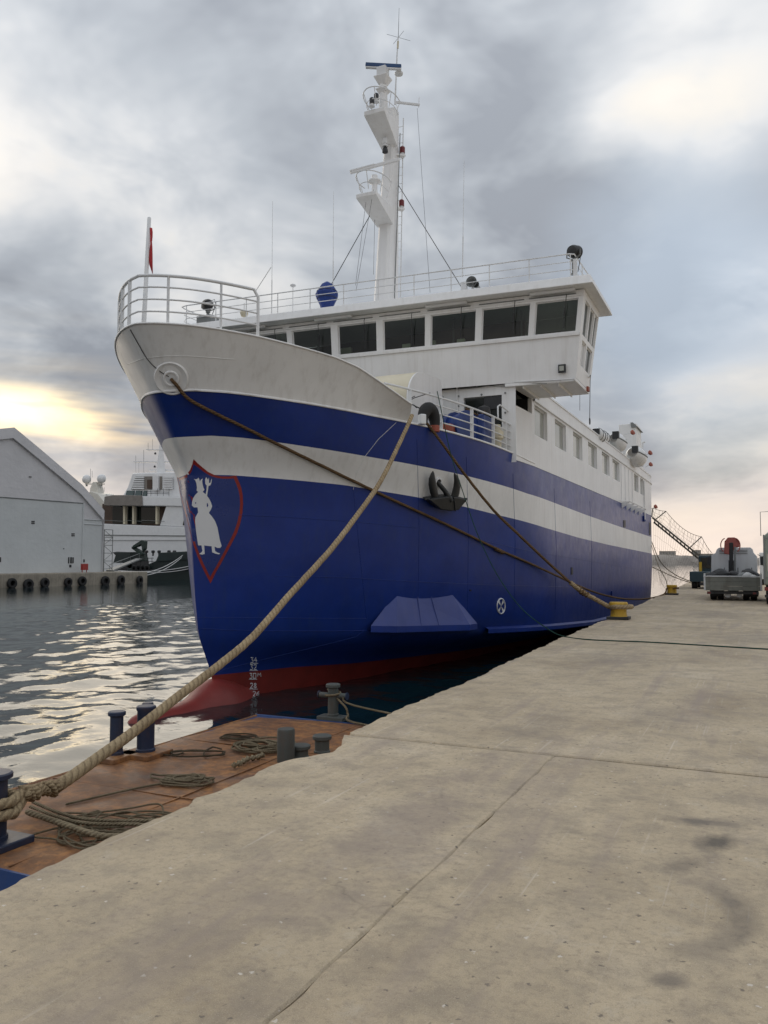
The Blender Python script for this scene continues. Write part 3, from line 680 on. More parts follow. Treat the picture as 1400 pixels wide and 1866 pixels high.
# deck and bulwark
deckm = paint('deck_paint', (.16, .18, .17), .7, .15)
dk = MB(); dk.grid([[npt(s, -1, .02, -.03), npt(s, 1, .02, -.03)] for s in SS]); dk.build('main_deck', deckm, ferry)
TS = [float(5.3 * t ** 1.6) for t in np.linspace(0, 1, 40)]
bw = MB(); NB = 7
def bul(s, side, off=0.0):
    out = []
    y1, b1, z1 = plan('T', s * 46 / (YEND - LV['T'][0])); y0, b0, z0 = plan('N', s * (5.0 / 5.3) * 46 / (YEND - LV['N'][0]))
    for k in range(NB + 1):
        t = k / NB; e = t ** 1.12
        out.append((XC + side * max(0.0, (b0 + (b1 - b0) * e) - off), y0 + (y1 - y0) * e + (off if s < .3 else 0), z0 + (z1 - z0) * t))
    return out
outer = [bul(s, -1) for s in reversed(TS[1:])] + [bul(s, 1) for s in TS]
inn = [bul(s, -1, .06) for s in reversed(TS[1:])] + [bul(s, 1, .06) for s in TS]
bw.grid([[c_[k] for c_ in outer] for k in range(NB + 1)])
bul_bvh = BVHTree.FromPolygons([Vector(v) for v in bw.v], bw.f)
bw.grid([[c_[k] for c_ in inn] for k in range(NB + 1)], flip=True)
bw.grid([[c_[NB] for c_ in outer], [c_[NB] for c_ in inn]])
for E in (0, -1): bw.grid([outer[E], inn[E]])
bulw = bw.build('bulwark', white_hull, ferry, smooth=32, fix=False)
def on_bulwark(px, py, off=.01):
    d = ray(px, py).normalized(); hit, nrm, _, _ = bul_bvh.ray_cast(Vector((0, 0, EYE)), d)
    if hit is None: return on_hull(px, py, off)
    if nrm.dot(d) > 0: nrm = -nrm
    return hit + nrm * off
MB().tube([outer[i][NB] for i in range(len(outer))], .022, 8).build('bulwark_cap', white, ferry, smooth=50)
# white half-round bead where the bulwark meets the blue band
MB().tube([npt(s, -1, -.004, .01) for s in reversed(SS[1:60])] + [npt(s, 1, -.004, .01) for s in SS[:60]], .028, 6).build('sheer_bead', white, ferry, smooth=60)
def seam(pts, r=.007, mat=navy, fn=on_hull):
    P = []
    for a, c_ in zip(pts[:-1], pts[1:]):
        for k in range(8): t = k / 8; P.append(fn(a[0] + (c_[0] - a[0]) * t, a[1] + (c_[1] - a[1]) * t, .002))
    P.append(fn(*pts[-1], .002)); MB().tube(P, r, 5).build('weld_seam', mat, hull, smooth=80)
seam([(335, 936), (380, 937), (430, 938), (520, 942), (640, 950), (760, 962)])
seam([(364, 1145), (417, 1148), (494, 1150), (600, 1150), (668, 1149)])
seam([(360, 1125), (480, 1126), (600, 1127), (668, 1127)])
seam([(722, 770), (690, 800), (665, 832), (650, 862), (644, 892)], .006, white_hull)
seam([(644, 892), (655, 1000), (668, 1127)], .006)
seam([(400, 1226), (408, 1220), (480, 1202), (600, 1173), (650, 1160), (662, 1150)], .008)
seam([(880, 985), (960, 1003), (1050, 1018), (1120, 1030), (1186, 1040)])
seam([(232, 664), (262, 653), (301, 649), (345, 649), (428, 655)], .007, white_hull, on_bulwark)
for x_ in (760, 850, 935, 1010, 1075): seam([(x_, 800 + (x_ - 760) * .36), (x_ + 4, 960 + (x_ - 760) * .15), (x_ + 2, 1110)], .005)
seam([(500, 1050), (620, 1052), (760, 1060), (900, 1066), (1040, 1070)])
# ---- crest on the stem
def decal(poly, mat, off, name, cuts=3):
    bm = bmesh.new(); vs = [bm.verts.new((p[0], p[1], 0)) for p in poly]; bm.faces.new(vs)
    bmesh.ops.triangulate(bm, faces=bm.faces[:])
    for _ in range(cuts):
        le = [e for e in bm.edges if e.calc_length() > 9]
        if not le: break
        bmesh.ops.subdivide_edges(bm, edges=le, cuts=1); bmesh.ops.triangulate(bm, faces=bm.faces[:])
    bm.verts.index_update(); mb = MB()
    mb.add([on_hull(v.co.x, v.co.y, off) for v in bm.verts], [tuple(l.vert.index for l in f.loops) for f in bm.faces])
    bm.free(); return mb.build(name, mat, hull, smooth=60)
def zc(L): return [(300 + x * .13932, 820 + y * .13932) for (x, y) in L]
outer_sh = zc([(148, 356), (190, 362), (240, 352), (290, 318), (335, 258), (362, 190), (380, 118), (430, 170), (500, 230), (570, 285), (650, 325), (740, 345), (840, 347), (935, 332), (975, 420), (1005, 500), (1022, 600), (1026, 700), (1018, 820), (990, 960), (945, 1090), (890, 1200), (820, 1330), (740, 1480), (670, 1600), (600, 1745), (545, 1640), (480, 1510), (430, 1390), (375, 1230), (335, 1060), (290, 880), (240, 700), (190, 520), (158, 400)])
inner_sh = zc([(178, 385), (215, 390), (262, 375), (310, 340), (352, 285), (382, 185), (450, 235), (520, 290), (600, 338), (690, 366), (780, 376), (870, 374), (905, 372), (935, 440), (965, 520), (982, 610), (987, 700), (978, 810), (950, 945), (905, 1075), (850, 1190), (785, 1315), (705, 1465), (640, 1580), (597, 1660), (565, 1600), (512, 1490), (460, 1370), (405, 1220), (362, 1050), (315, 870), (262, 690), (210, 510), (182, 410)])
decal(outer_sh, crest_red, .006, 'crest_border'); decal(inner_sh, crest_blue, .010, 'crest_field')
crown_head = zc([(386, 374), (408, 385), (425, 412), (432, 375), (442, 362), (455, 380), (460, 412), (478, 385), (500, 372), (492, 400), (496, 440), (508, 490), (522, 520), (508, 535), (500, 548), (440, 548), (420, 530), (425, 490), (418, 440), (404, 400)])
body_f = zc([(440, 548), (500, 548), (540, 580), (575, 625), (605, 680), (622, 735), (605, 780), (578, 822), (620, 870), (660, 930), (690, 1010), (705, 1090), (722, 1180), (745, 1255), (725, 1280), (690, 1280), (650, 1262), (600, 1258), (520, 1248), (440, 1248), (425, 1150), (412, 1050), (400, 930), (405, 880), (440, 815), (432, 750), (385, 750), (360, 725), (362, 680), (375, 630), (400, 590)])
legs_a = zc([(482, 1246), (518, 1248), (522, 1310), (524, 1360), (490, 1368), (452, 1358), (480, 1340), (495, 1320)]); legs_b = zc([(614, 1258), (652, 1262), (660, 1320), (690, 1342), (728, 1352), (710, 1364), (670, 1358), (622, 1338)])
trident = zc([(536, 585), (548, 520), (552, 466), (532, 440), (530, 385), (544, 355), (548, 420), (565, 430), (568, 390), (580, 360), (582, 430), (598, 430), (606, 395), (618, 372), (612, 430), (598, 462), (575, 470), (565, 540), (556, 600)])
hole1 = zc([(402, 684), (412, 680), (416, 695), (402, 706)]); hole2 = zc([(554, 690), (562, 696), (572, 720), (560, 750), (552, 740)])
for pl in (crown_head, body_f, legs_a, legs_b, trident): decal(pl, crest_white, .015, 'crest_figure')
for pl in (hole1, hole2): decal(pl, crest_blue, .019, 'crest_gap')
# ---- draught marks
SEG = {'0': [[(0, 0), (1, 0), (1, 1), (0, 1), (0, 0)]], '2': [[(0, .85), (.3, 1), (.9, .95), (.9, .6), (0, 0), (1, 0)]], '3': [[(0, 1), (.9, 1), (.4, .6), (.95, .4), (.8, 0), (0, 0)]], '4': [[(.6, 1), (0, .4), (1, .4)], [(.7, .7), (.7, 0)]],
       '6': [[(.9, 1), (.1, .6), (0, .1), (.8, 0), (.9, .45), (.1, .5)]], '8': [[(.5, .55), (.05, .8), (.5, 1), (.95, .8), (.5, .55), (0, .25), (.5, 0), (1, .25), (.5, .55)]], 'M': [[(0, 0), (.1, 1), (.5, .4), (.9, 1), (1, 0)]], '_': [[(-.1, -.2), (1.1, -.2)]]}
def mark(ch, x, y, w_, h_, r=.0095):
    mb = MB()
    for st in SEG[ch]:
        P = []
        for a, c_ in zip(st[:-1], st[1:]):
            for k in range(3): t = k / 3; P.append(on_hull(x + (a[0] + (c_[0] - a[0]) * t) * w_, y - (a[1] + (c_[1] - a[1]) * t) * h_, .004))
        P.append(on_hull(x + st[-1][0] * w_, y - st[-1][1] * h_, .004)); mb.tube(P, r, 5)
    mb.build('draught_mark', crest_white, hull)
for (t_, x, y) in (('34', 457, 1207), ('32', 456, 1220), ('30M', 455, 1236), ('28', 456, 1254), ('26', 461, 1269)):
    for i, ch in enumerate(t_):
        if ch == 'M': mark('M', x + 14.5, y - 3, 6, 7, .007)
        else: mark(ch, x + i * 6.6, y, 4.6, 9)
    mark('_', x, y, 12, 9, .007)
# bow thruster symbol
def ringpts(px, py, rx, ry, n=40): return [on_hull(px + rx * math.cos(a), py + ry * math.sin(a), .006) for a in np.linspace(0, 2 * math.pi, n, endpoint=False)]
tm = MB().tube(ringpts(913, 1104.5, 7.2, 13.6), .022, 6, closed=True)
tm.build('thruster_mark', crest_white, hull, smooth=60)
for sx, sy in ((-1, -1), (1, -1), (-1, 1), (1, 1)):
    decal([(913, 1104.5), (913 + sx * 5.6, 1104.5 + sy * 7.2), (913 + sx * 3.0, 1104.5 + sy * 11.2)], crest_white, .008, 'thruster_mark', 1)
# ---- sponsons (both bows) and the chine rail
def hull_at(s, z, side=1):
    c_ = column(s); zs = [q[2] for q in c_]
    return Vector((XC + side * float(np.interp(z, zs, [q[1] for q in c_])), float(np.interp(z, zs, [q[0] for q in c_])), z))
def outn(p, side): # outward horizontal direction
    return Vector((side * .86, -.5, 0)).normalized()
tl, tr = on_hull(726, 1078, 0), on_hull(822, 1076, 0); bl, br = on_hull(672, 1140, 0), on_hull(866, 1136, 0)
for side in (1, -1):
    f = (lambda p: p) if side > 0 else mir
    n_ = outn(None, side)
    A, Bq, Cq, Dq = f(tl), f(tr), f(br), f(bl)
    bl2, br2 = Dq + n_ * .10, Cq + n_ * .10
    ml, mr = Dq.lerp(Cq, .16) + n_ * .42, Dq.lerp(Cq, .84) + n_ * .42
    low = Vector((0, 0, -.16)); inw = -n_ * .5
    mb = MB().add([A - n_ * .05, Bq - n_ * .05, br2, mr, ml, bl2], [(0, 4, 3, 1), (0, 5, 4), (1, 3, 2)])
    sp = mb.build('sponson', sponson_blue, ferry, fix=False)
    MB().grid([[bl2, ml, mr, br2], [p + low for p in (bl2, ml, mr, br2)], [p + low + inw for p in (bl2, ml, mr, br2)]]).build('lip', navy, sp, fix=False)
    for t in (.36, .60):
        MB().tube([(A - n_ * .045).lerp(Bq - n_ * .045, t), ml.lerp(mr, t - .05)], .012, 5).build('rib', sponson_blue, sp)
S0 = 8.4
for side in (1, -1):
    P = [plan('K', s) for s in SS if s > S0]
    rows = [[Vector((XC + side * (p[1] + o), p[0], p[2] + dz)) for p in P] for (o, dz) in ((-.05, .12), (.13, .02), (.13, -.10), (-.05, -.16))]
    MB().grid(rows, flip=side < 0).build('chine_rail', navy, ferry)
# scupper slots and pipes in the side
def side_plate(px0, py0, px1, py1, mat, name, depth=.02):
    c_ = [on_hull(px0, py0, depth), on_hull(px1, py0, depth), on_hull(px1, py1, depth), on_hull(px0, py1, depth)]
    return MB().extrude(c_, Vector((-.05, 0, 0))).build(name, mat, hull)
side_plate(1136, 948, 1140, 961, dark_metal, 'scupper'); side_plate(1183, 952, 1186, 975, dark_metal, 'scupper'); side_plate(1040.5, 1034, 1043.5, 1047, dark_metal, 'scupper'); side_plate(1113, 1077, 1118, 1087, navy, 'pipe_guard', .08)
side_plate(856, 1074, 858.5, 1077, dark_metal, 'scupper')
# hawse dish at the bow
hc = on_bulwark(312, 690, 0.0); hn = (on_bulwark(312, 690, 1.0) - hc).normalized()
MB().lathe(hc - hn * .02, [(.36, 0), (.35, .03), (.33, .045), (.20, -.005), (.10, -.03)], 36, axis=hn).build('hawse_dish', white_hull, bulw, smooth=50)
MB().lathe(hc + hn * .0, [(.115, .01), (.13, .03), (.155, .03), (.17, .0)], 28, axis=hn).build('hawse_ring', white, bulw, smooth=50)
MB().lathe(hc + hn * .004, [(.11, .006), (.0, .008)], 24, axis=hn).build('hawse_sky_disc', crest_white, bulw)  # white disc stands in for bright sky seen through the hawse hole
P = [on_bulwark(x, y, .012) for (x, y) in ((238, 600), (252, 625), (270, 655), (290, 675), (308, 686))]
MB().tube(smoothline(P, 4), .010, 5).build('cable', wire_mat, bulw)
# ---- bow rail
tr_s = [float(t) for t in np.linspace(0, 1.52, 22)]
def tpt(s, side, dz, inset=.05):
    y, b_, z = plan('T', s * 46 / (YEND - LV['T'][0])); return Vector((XC + side * max(0, b_ - inset), y + inset, z + dz))
def bow_curve(dz): return [tpt(s, -1, dz) for s in reversed(tr_s[1:])] + [tpt(s, 1, dz) for s in tr_s]
br_ = MB().tube([tpt(1.52, -1, 0)] + [tpt(1.52, -1, .85)] + bow_curve(1.0)[1:-1] + [tpt(1.52, 1, .85)] + [tpt(1.52, 1, 0)], .033, 10).build('bow_railing', rail_white, ferry, smooth=60)
for dz in (.26, .51, .76): MB().tube(bow_curve(dz), .019, 8).build('rail', rail_white, br_, smooth=60)
for (s, sd) in ((.12, -1), (.92, 1), (.92, -1), (.40, -1)):
    a = tpt(s, sd, 0); MB().bar(a, tpt(s, sd, .98), .075 if sd < 0 else .04, .03).build('post', rail_white, br_)
a = tpt(.24, 1, 0); MB().bar(a, tpt(.24, 1, .98), .04, .04).build('post', rail_white, br_)
# jackstaff
js0 = at(262, 592, y=13.5); js1 = at(272, 397, y=13.5)
js0 = js0 - (js1 - js0) * .22
MB().tube([js0, js1, js1 + Vector((0, 0, .02))], [.055, .042, .02], 12).build('jackstaff', rail_white, ferry, smooth=60)
fl = []
for i in range(7):
    row = []
    for j in range(5):
        t = i / 6; u = j / 4
        p = js1.lerp(js0, .08 + t * .19) + Vector((.05 + .02 * math.sin(t * 5), 0, 0)) + Vector((.045, .03, -.30 * t)) * u * (.4 + 1.3 * t) + Vector((.03 * math.sin(u * 5 + t * 3), .03 * math.cos(u * 4), 0))
        row.append(p)
    fl.append(row)
fo = MB().grid(fl).build('flag', flag_red, smooth=80); md = fo.modifiers.new('thick', 'SOLIDIFY'); md.thickness = .004
tag(rebase(fo, fl[0][0]), 'small limp red flag at the top of the bow jackstaff', 'flag')
# ---- port deck rail between bulwark and deckhouse
RS = np.linspace(4.2, 10.2, 26)
def deck_rail(side):
    dr = MB().tube([npt(s, side, .06, .86 + (.16 if s < 4.6 else 0) * 0) for s in RS], .028, 8).build('deck_railing', rail_white, ferry, smooth=60)
    for dz in (.22, .43, .64):
        MB().tube([npt(s, side, .06, dz) for s in RS if s > 5.6], .018, 8).build('rail', rail_white, dr, smooth=60)
    for s in (5.0, 6.15, 7.55, 8.75, 9.55, 10.15):
        a = npt(s, side, .06, 0); MB().bar(a, a + Vector((0, 0, .86)), .09, .03, up=(0, 1, 0)).build('post', rail_white, dr)
    return dr
for sd in (1, -1): deck_rail(sd)
a = npt(9.2, 1, .12, 0)
MB().tube([a + Vector((0, 0, .86)), a + Vector((0, 0, 1.25)), a + Vector((.02, .15, 1.32)), npt(10.2, 1, .12, 1.25)], .024, 8).build('gate_rail', rail_white, ferry, smooth=60)

# ------------------------------------------------------------------ walls with real openings
def wall(mapf, us, vs, holes, mat, parent, name, depth=.10, frame=None, pane=None, panename='window', framew=.04, backdepth=None):
    """mapf(u, v, d) -> point; holes: (u0,u1,v0,v1[,pane material]); reveals go back by depth; each window is a child with its pane"""
    U = sorted(set([round(u, 4) for u in us] + [round(h_[k], 4) for h_ in holes for k in (0, 1)])); Vv = sorted(set([round(v, 4) for v in vs] + [round(h_[k], 4) for h_ in holes for k in (2, 3)]))
    mb = MB(); idx = {}
    def vid(u, v, d=0):
        key = (u, v, d)
        if key not in idx: idx[key] = len(mb.v); mb.v.append(tuple(mapf(u, v, d)))
        return idx[key]
    for i in range(len(U) - 1):
        for j in range(len(Vv) - 1):
            uc, vc = (U[i] + U[i + 1]) / 2, (Vv[j] + Vv[j + 1]) / 2
            if any(h_[0] < uc < h_[1] and h_[2] < vc < h_[3] for h_ in holes): continue
            mb.f.append((vid(U[i], Vv[j]), vid(U[i + 1], Vv[j]), vid(U[i + 1], Vv[j + 1]), vid(U[i], Vv[j + 1]))); mb.mi.append(0)
    for h_ in holes:
        u0, u1, v0, v1 = h_[:4]
        q = [mapf(u0, v0, 0), mapf(u1, v0, 0), mapf(u1, v1, 0), mapf(u0, v1, 0)]; r_ = [mapf(u0, v0, depth), mapf(u1, v0, depth), mapf(u1, v1, depth), mapf(u0, v1, depth)]
        mb.add(q + r_, [(0, 1, 5, 4), (1, 2, 6, 5), (2, 3, 7, 6), (3, 0, 4, 7)])
    o = mb.build(name, mat, parent, fix=False)
    for h_ in holes:
        u0, u1, v0, v1 = h_[:4]; pm = h_[4] if len(h_) > 4 else pane
        if pm is None: continue
        f = framew; d = depth * .8
        fm = MB()
        for (a0, a1, c0, c1) in ((u0, u1, v0, v0 + f), (u0, u1, v1 - f, v1), (u0, u0 + f, v0 + f, v1 - f), (u1 - f, u1, v0 + f, v1 - f)):
            P = [mapf(a0, c0, d), mapf(a1, c0, d), mapf(a1, c1, d), mapf(a0, c1, d)]; Q = [mapf(a0, c0, d + .03), mapf(a1, c0, d + .03), mapf(a1, c1, d + .03), mapf(a0, c1, d + .03)]
            fm.hexa([Vector(p) for p in P] + [Vector(p) for p in Q])
        pn = MB().add([mapf(u0 + f * .5, v0 + f * .5, d + .02), mapf(u1 - f * .5, v0 + f * .5, d + .02), mapf(u1 - f * .5, v1 - f * .5, d + .02), mapf(u0 + f * .5, v1 - f * .5, d + .02)], [(0, 1, 2, 3)])
        pn.build('window_pane', pm, o)
        fm.build('window_frame', frame or white, o)
    return o
XS, YF = XC + 4.8, 23.30
# side wall of the passenger deck, flush with the hull
def smap(side): return lambda u, v, d: Vector((XC + side * (npt(s_at_y(u), 1).x + .012 - XC - d), u, v))
ZT = 7.27
wy = [(974, 997), (1011, 1031), (1044, 1060.5), (1071, 1087), (1096, 1109.5), (1115, 1127.5), (1154, 1161.5), (1165, 1170.5)]
holes = [(at(a, 780, x=XS).y, at(c_, 780, x=XS).y, 5.68, 6.66, curtain) for (a, c_) in wy]
dark_open = (YF + .06, 25.15, 6.30, 6.86)
ysd = [YF] + list(np.linspace(24, 55, 12)) + list(np.linspace(55.5, 59.9, 12))
MB_side = []
for side in (1, -1):
    hs = holes + [dark_open] if side > 0 else holes
    vb = [4.66, 6.79, 6.9]
    sw = wall(smap(side), [y for y in ysd if y <= 59.9], [4.64, 5.2, 6.0, 6.9], hs, white, ferry, 'side_wall', .13, rail_white, None, framew=.045)
    # parapet above the ledge starts behind the bridge wing
    pr_y = [y for y in ysd if y >= 26.6]; pr_y = [26.0] + pr_y
    f = smap(side)
    MB().grid([[f(y, 6.9, 0) for y in pr_y], [f(y, ZT, 0) for y in pr_y], [f(y, ZT, .07) for y in pr_y], [f(y, 6.9, .07) for y in pr_y]]).build('parapet', white, ferry)
    MB().grid([[f(y, v, -d) for y in [25.3] + pr_y] for (v, d) in ((6.72, 0), (6.74, .06), (6.80, .06), (6.82, 0))]).build('ledge', white, ferry)
    MB().grid([[f(y, v, -d) for y in pr_y] for (v, d) in ((ZT - .04, -.02), (ZT - .04, .03), (ZT + .01, .03), (ZT + .01, -.09))]).build('parapet_cap', white, ferry)
bk = MB(); yb = [26.0] + [y for y in ysd if y > 26]
bk.grid([[smap(-1)(y, 6.80, .03), smap(1)(y, 6.80, .03)] for y in [YF + .02] + yb]); bk.build('boat_deck', deckm, ferry)
MB().add([smap(-1)(59.9, 4.6, 0), smap(1)(59.9, 4.6, 0), smap(1)(59.9, ZT, 0), smap(-1)(59.9, ZT, 0)], [(0, 1, 2, 3)]).build('stern_wall', white, ferry)
MB().box(XS - 1.0, XS - .95, YF + .05, 25.2, 6.2, 6.9).build('passage_shade_back', dark_metal, ferry)  # dark back and end walls put in for the shade of the open passage
for (x0, x1, y0, y1) in ((XS - .96, XS - .14, YF + .03, YF + .05), (XS - .96, XS - .14, 25.16, 25.18)): MB().box(x0, x1, y0, y1, 6.2, 6.9).build('passage_shade_wall', dark_metal, ferry)
MB().cyl((XS - .5, 24.2, 6.1), (XS - .5, 24.2, 6.62), .06, 10).build('passage_fitting', grey_metal, ferry)
# lower front wall
fmap = lambda u, v, d: Vector((u, YF + d, v))
wall(fmap, [2 * XC - XS + .001, XC, XS - .001], [4.55, 6.9], [(-8.13, -6.93, 5.62, 6.60), (-15.67, -14.47, 5.62, 6.60)], white, ferry, 'front_wall', .08, grey_metal, dark_glass, framew=.03)
for (px, py) in ((808, 724), (836, 722), (878, 719), (921, 716), (921, 752), (836, 740)):
    q = at(px, py, y=YF - .01); MB().lathe(q, [(.03, 0), (.03, .02), (.0, .03)], 8, axis=(0, -1, 0)).build('bolt', grey_metal, ferry)
q0, q1 = at(812, 704, y=YF - .06), at(1046, 690, y=YF - .10)
MB().tube([q0, q0.lerp(q1, .33) + Vector((0, 0, .02)), q0.lerp(q1, .66), q1 + Vector((-.2, 0, 0)), q1, q1 + Vector((0, .12, -.03))], .022, 8).build('handrail', rail_white, ferry, smooth=60)
for t in (.02, .25, .47, .7, .9): p = q0.lerp(q1, t); MB().cyl(p, p + Vector((0, .14, -.06)), .012, 6).build('handrail_bracket', rail_white, ferry)
cab_ = [q0.lerp(q1, t) + Vector((0, .03, -.05 - .05 * abs(math.sin(t * 9)))) for t in np.linspace(.05, .8, 14)]
MB().tube(smoothline(cab_, 3), .008, 5).build('cable', grey_metal, ferry)
q = at(833, 703, y=YF - .04); MB().tube([q, q + Vector((0, 0, -1.3))], .025, 8).build('drain_pipe', white, ferry, smooth=60)

# ------------------------------------------------------------------ wheelhouse with bridge wings
SK = .065
def yf(x): return YF + .02 + (x + 4.72) * SK
ZB, ZW = 6.90, 9.42
XP, XSB = -4.72, 2 * XC + 4.72
wh = MB()
def wf(u, v, d):
    t = (v - ZB) / (ZW - ZB); sp = 1 + .05 * t
    x = XC + (u - XC) * (1 + .046 * t)
    return Vector((x, yf(u) - .16 * t + d, v))
edges = [(-7.45, -6.01), (-5.85, -4.63), (-9.06, -7.64), (-10.63, -9.24), (-12.18, -10.85), (-13.82, -12.42), (-15.4, -14.01), (-16.95, -15.6), (-17.95, -17.1)]
hs = [(XC + (a - XC) / 1.034, XC + (c_ - XC) / 1.034, 8.25, 9.19) for (a, c_) in edges]
wheel = wall(wf, [XSB, XC, XP], [ZB, 7.6, ZW], hs, white, ferry, 'wheelhouse', .09, rail_white, bridge_glass, framew=.025)
# port and starboard wing sides
def wsm(side):
    def f(u, v, d):
        t = (v - ZB) / (ZW - ZB)
        x0 = wf(XP if side > 0 else XSB, v, 0)
        return Vector((x0.x - side * d, x0.y + u * (1 + .22 * t), v + .13 * (u / 2.0) * (1 - t) * 0))
    return f
for side in (1, -1):
    wall(wsm(side), [0, 2.0], [ZB, ZW], [(.28, .84, 8.22, 9.22), (.94, 1.45, 8.22, 9.22), (1.53, 1.92, 8.22, 9.22), (.34, .9, 7.35, 8.08), (1.0, 1.75, 7.35, 8.08)], white, ferry, 'wing_side', .06, rail_white, bridge_glass, framew=.03)
for side in (1, -1):
    f = wsm(side); a0, a1 = f(0, ZB, 0), f(2.0, ZB, 0)
    inner_x = XS - .3 if side > 0 else 2 * XC - XS + .3
    c0 = Vector((inner_x, yf(inner_x), ZB)); c1 = Vector((inner_x, a1.y, ZB))
    MB().hexa([a0 + Vector((0, 0, -.10)), a1 + Vector((0, 0, -.10)), c1 + Vector((0, 0, -.10)), c0 + Vector((0, 0, -.10)), a0, a1, c1, c0]).build('wing_floor', white, ferry, bevel=.015)
    for t in (.25, .5, .75):
        p, q_ = c0.lerp(a0, t), c1.lerp(a1, t); MB().bar(p + Vector((0, .1, -.13)), q_ + Vector((0, -.1, -.13)), .03, .08).build('wing_beam', white, ferry)
    # rear wall of wing
    b0, b1 = f(2.0, ZB, 0), f(2.0, ZW, 0)
    MB().add([b0, (inner_x, b0.y, ZB), (inner_x, b1.y, ZW), b1], [(0, 1, 2, 3)]).build('wing_rear', white, ferry)
MB().box(2 * XC - XS + .35, XS - .35, YF + 2.3, 29.2, 6.85, ZW).build('wheelhouse_body', white, ferry)
MB().box(2 * XC - XS + .30, XS - .30, YF + 2.1, YF + 2.28, 6.92, ZW - .01).build('bridge_back_panel', panel_wood, ferry)
xa_, xb_ = 2 * XC - XS - 1.2, XS + 1.2; MB().hexa([(xa_, yf(xa_) + .12, 6.93), (xb_, yf(xb_) + .12, 6.93), (xb_, YF + 1.9, 6.93), (xa_, YF + .9, 6.93), (xa_, yf(xa_) + .12, 7.0), (xb_, yf(xb_) + .12, 7.0), (xb_, YF + 1.9, 7.0), (xa_, YF + .9, 7.0)]).build('bridge_floor', panel_wood, ferry)
for (x_, w_, h_, mm) in ((-9.6, 2.4, 8.30, grey_metal), (-12.4, 1.9, 8.36, grey_metal), (-7.0, .9, 8.30, panel_wood), (-5.6, .8, 8.42, panel_wood), (-14.6, 1.5, 8.3, grey_metal)): MB().box(x_ - w_ / 2, x_ + w_ / 2, yf(x_) + .35, yf(x_) + .95, 7.0, h_).build('bridge_console', mm, ferry, bevel=.03)
for (x_, z_, s_) in ((-9.3, 8.42, .18), (-10.1, 8.40, .14), (-12.2, 8.48, .2), (-8.3, 8.38, .13)): MB().box(x_ - s_, x_ + s_, yf(x_) + .45, yf(x_) + .55, z_ - .12, z_ + .14).build('bridge_monitor', cream, ferry, bevel=.015)
for x_ in (-6.6, -8.8, -11.4, -13.6): MB().tube([(x_, yf(x_) + 1.2, ZW), (x_, yf(x_) + 1.2, 7.0)], .03, 6).build('bridge_pillar', grey_metal, ferry)
# interior glimpses: console and back wall stay dark behind the panes
# sill ledge and gutter strip on the wheelhouse front
def front_strip(z0, z1, d, name):
    rows = [[wf(u, z, -dd) for u in (XSB, XC, XP)] for (z, dd) in ((z0, 0), (z0, d), (z1, d), (z1, 0))]
    MB().grid(rows).build(name, white, ferry)
front_strip(8.12, 8.20, .05, 'sill'); front_strip(9.25, 9.29, .03, 'gutter')
for (a, c_) in edges[:8]:
    u = XC + ((a + c_) / 2 - XC) / 1.04
    p = wf(u + .3, 9.30, -.05); q_ = wf(u + .28, 8.65, -.03)
    wp = MB().tube([p + Vector((0, -.02, 0)), p + Vector((0, -.06, -.08)), q_], .010, 6); wp.bar(q_ + Vector((0, 0, .3)), q_ + Vector((-.01, 0, -.3)), .014, .02)
    wp.build('wiper', dark_metal, wheel)
    mbx = MB(); c2_ = wf(u - .1, 9.33, -.05); mbx.tube([wf(u - .75, 9.31, -.045), wf(u + .55, 9.31, -.045)], .014, 6); mbx.build('wiper_rail', grey_metal, wheel)
for u in (-5.55, -8.6, -12.2, -15.2):
    MB().tube([wf(u - .62, 9.40, -.17), wf(u + .62, 9.40, -.17)], .055, 10).build('lamp_tube', rail_white, wheel, smooth=60)
# roof slab
xr, yr0, yr1 = -4.10, -.62, 2.75
def roofp(x, e, z): return Vector((x, yf(x) + e, z))
xl = 2 * XC - xr
ro = MB()
ro.hexa([roofp(xl, yr0, 9.44), roofp(xr, yr0, 9.44), roofp(xr, yr1, 9.42), roofp(xl, yr1, 9.42), roofp(xl, yr0 + .10, 9.72), roofp(xr - .08, yr0 + .10, 9.72), roofp(xr - .08, yr1, 9.70), roofp(xl + .08, yr1, 9.70)])
roof = ro.build('wheelhouse_roof', white, ferry, bevel=.02)
MB().box(-16.5, -6.4, 25.9, 29.4, 9.43, 9.70).build('roof_aft', white, ferry, bevel=.02)
# roof rail
def rr(x, dz, e=.22): return roofp(x, yr0 + e, 9.72 + dz)
xa, xb = xl + .45, xr - .55
rl = MB().tube([roofp(xa, yr1 - .3, 10.42)] + [rr(xa, .70, .5), rr(xa + .06, .70, .3), rr(xa + .3, .70)] + [rr(x, .70) for x in np.linspace(xa + .5, xb - .12, 20)] + [rr(xb, .70, .30), roofp(xb + .06, yr1 - .3, 10.42)], .020, 8).build('roof_railing', rail_white, ferry, smooth=60)
for dz in (.24, .47): MB().tube([roofp(xa, yr1 - .3, 9.72 + dz), rr(xa, dz, .5), rr(xa + .3, dz)] + [rr(x, dz) for x in np.linspace(xa + .5, xb - .12, 20)] + [rr(xb, dz, .30), roofp(xb + .06, yr1 - .3, 9.72 + dz)], .012, 6).build('rail', rail_white, rl, smooth=60)
for x in np.linspace(xa + .3, xb - .1, 12): MB().tube([rr(x, -.02), rr(x, .70)], .017, 6).build('post', rail_white, rl)
MB().bar(rr(xb + .02, -.02, .30), rr(xb + .02, .55, .30), .10, .10).build('post', rail_white, rl)
for e in (1.2, 2.2): MB().tube([roofp(xb + .04, yr0 + e, 9.70), roofp(xb + .04, yr0 + e, 10.42)], .017, 6).build('post', rail_white, rl)
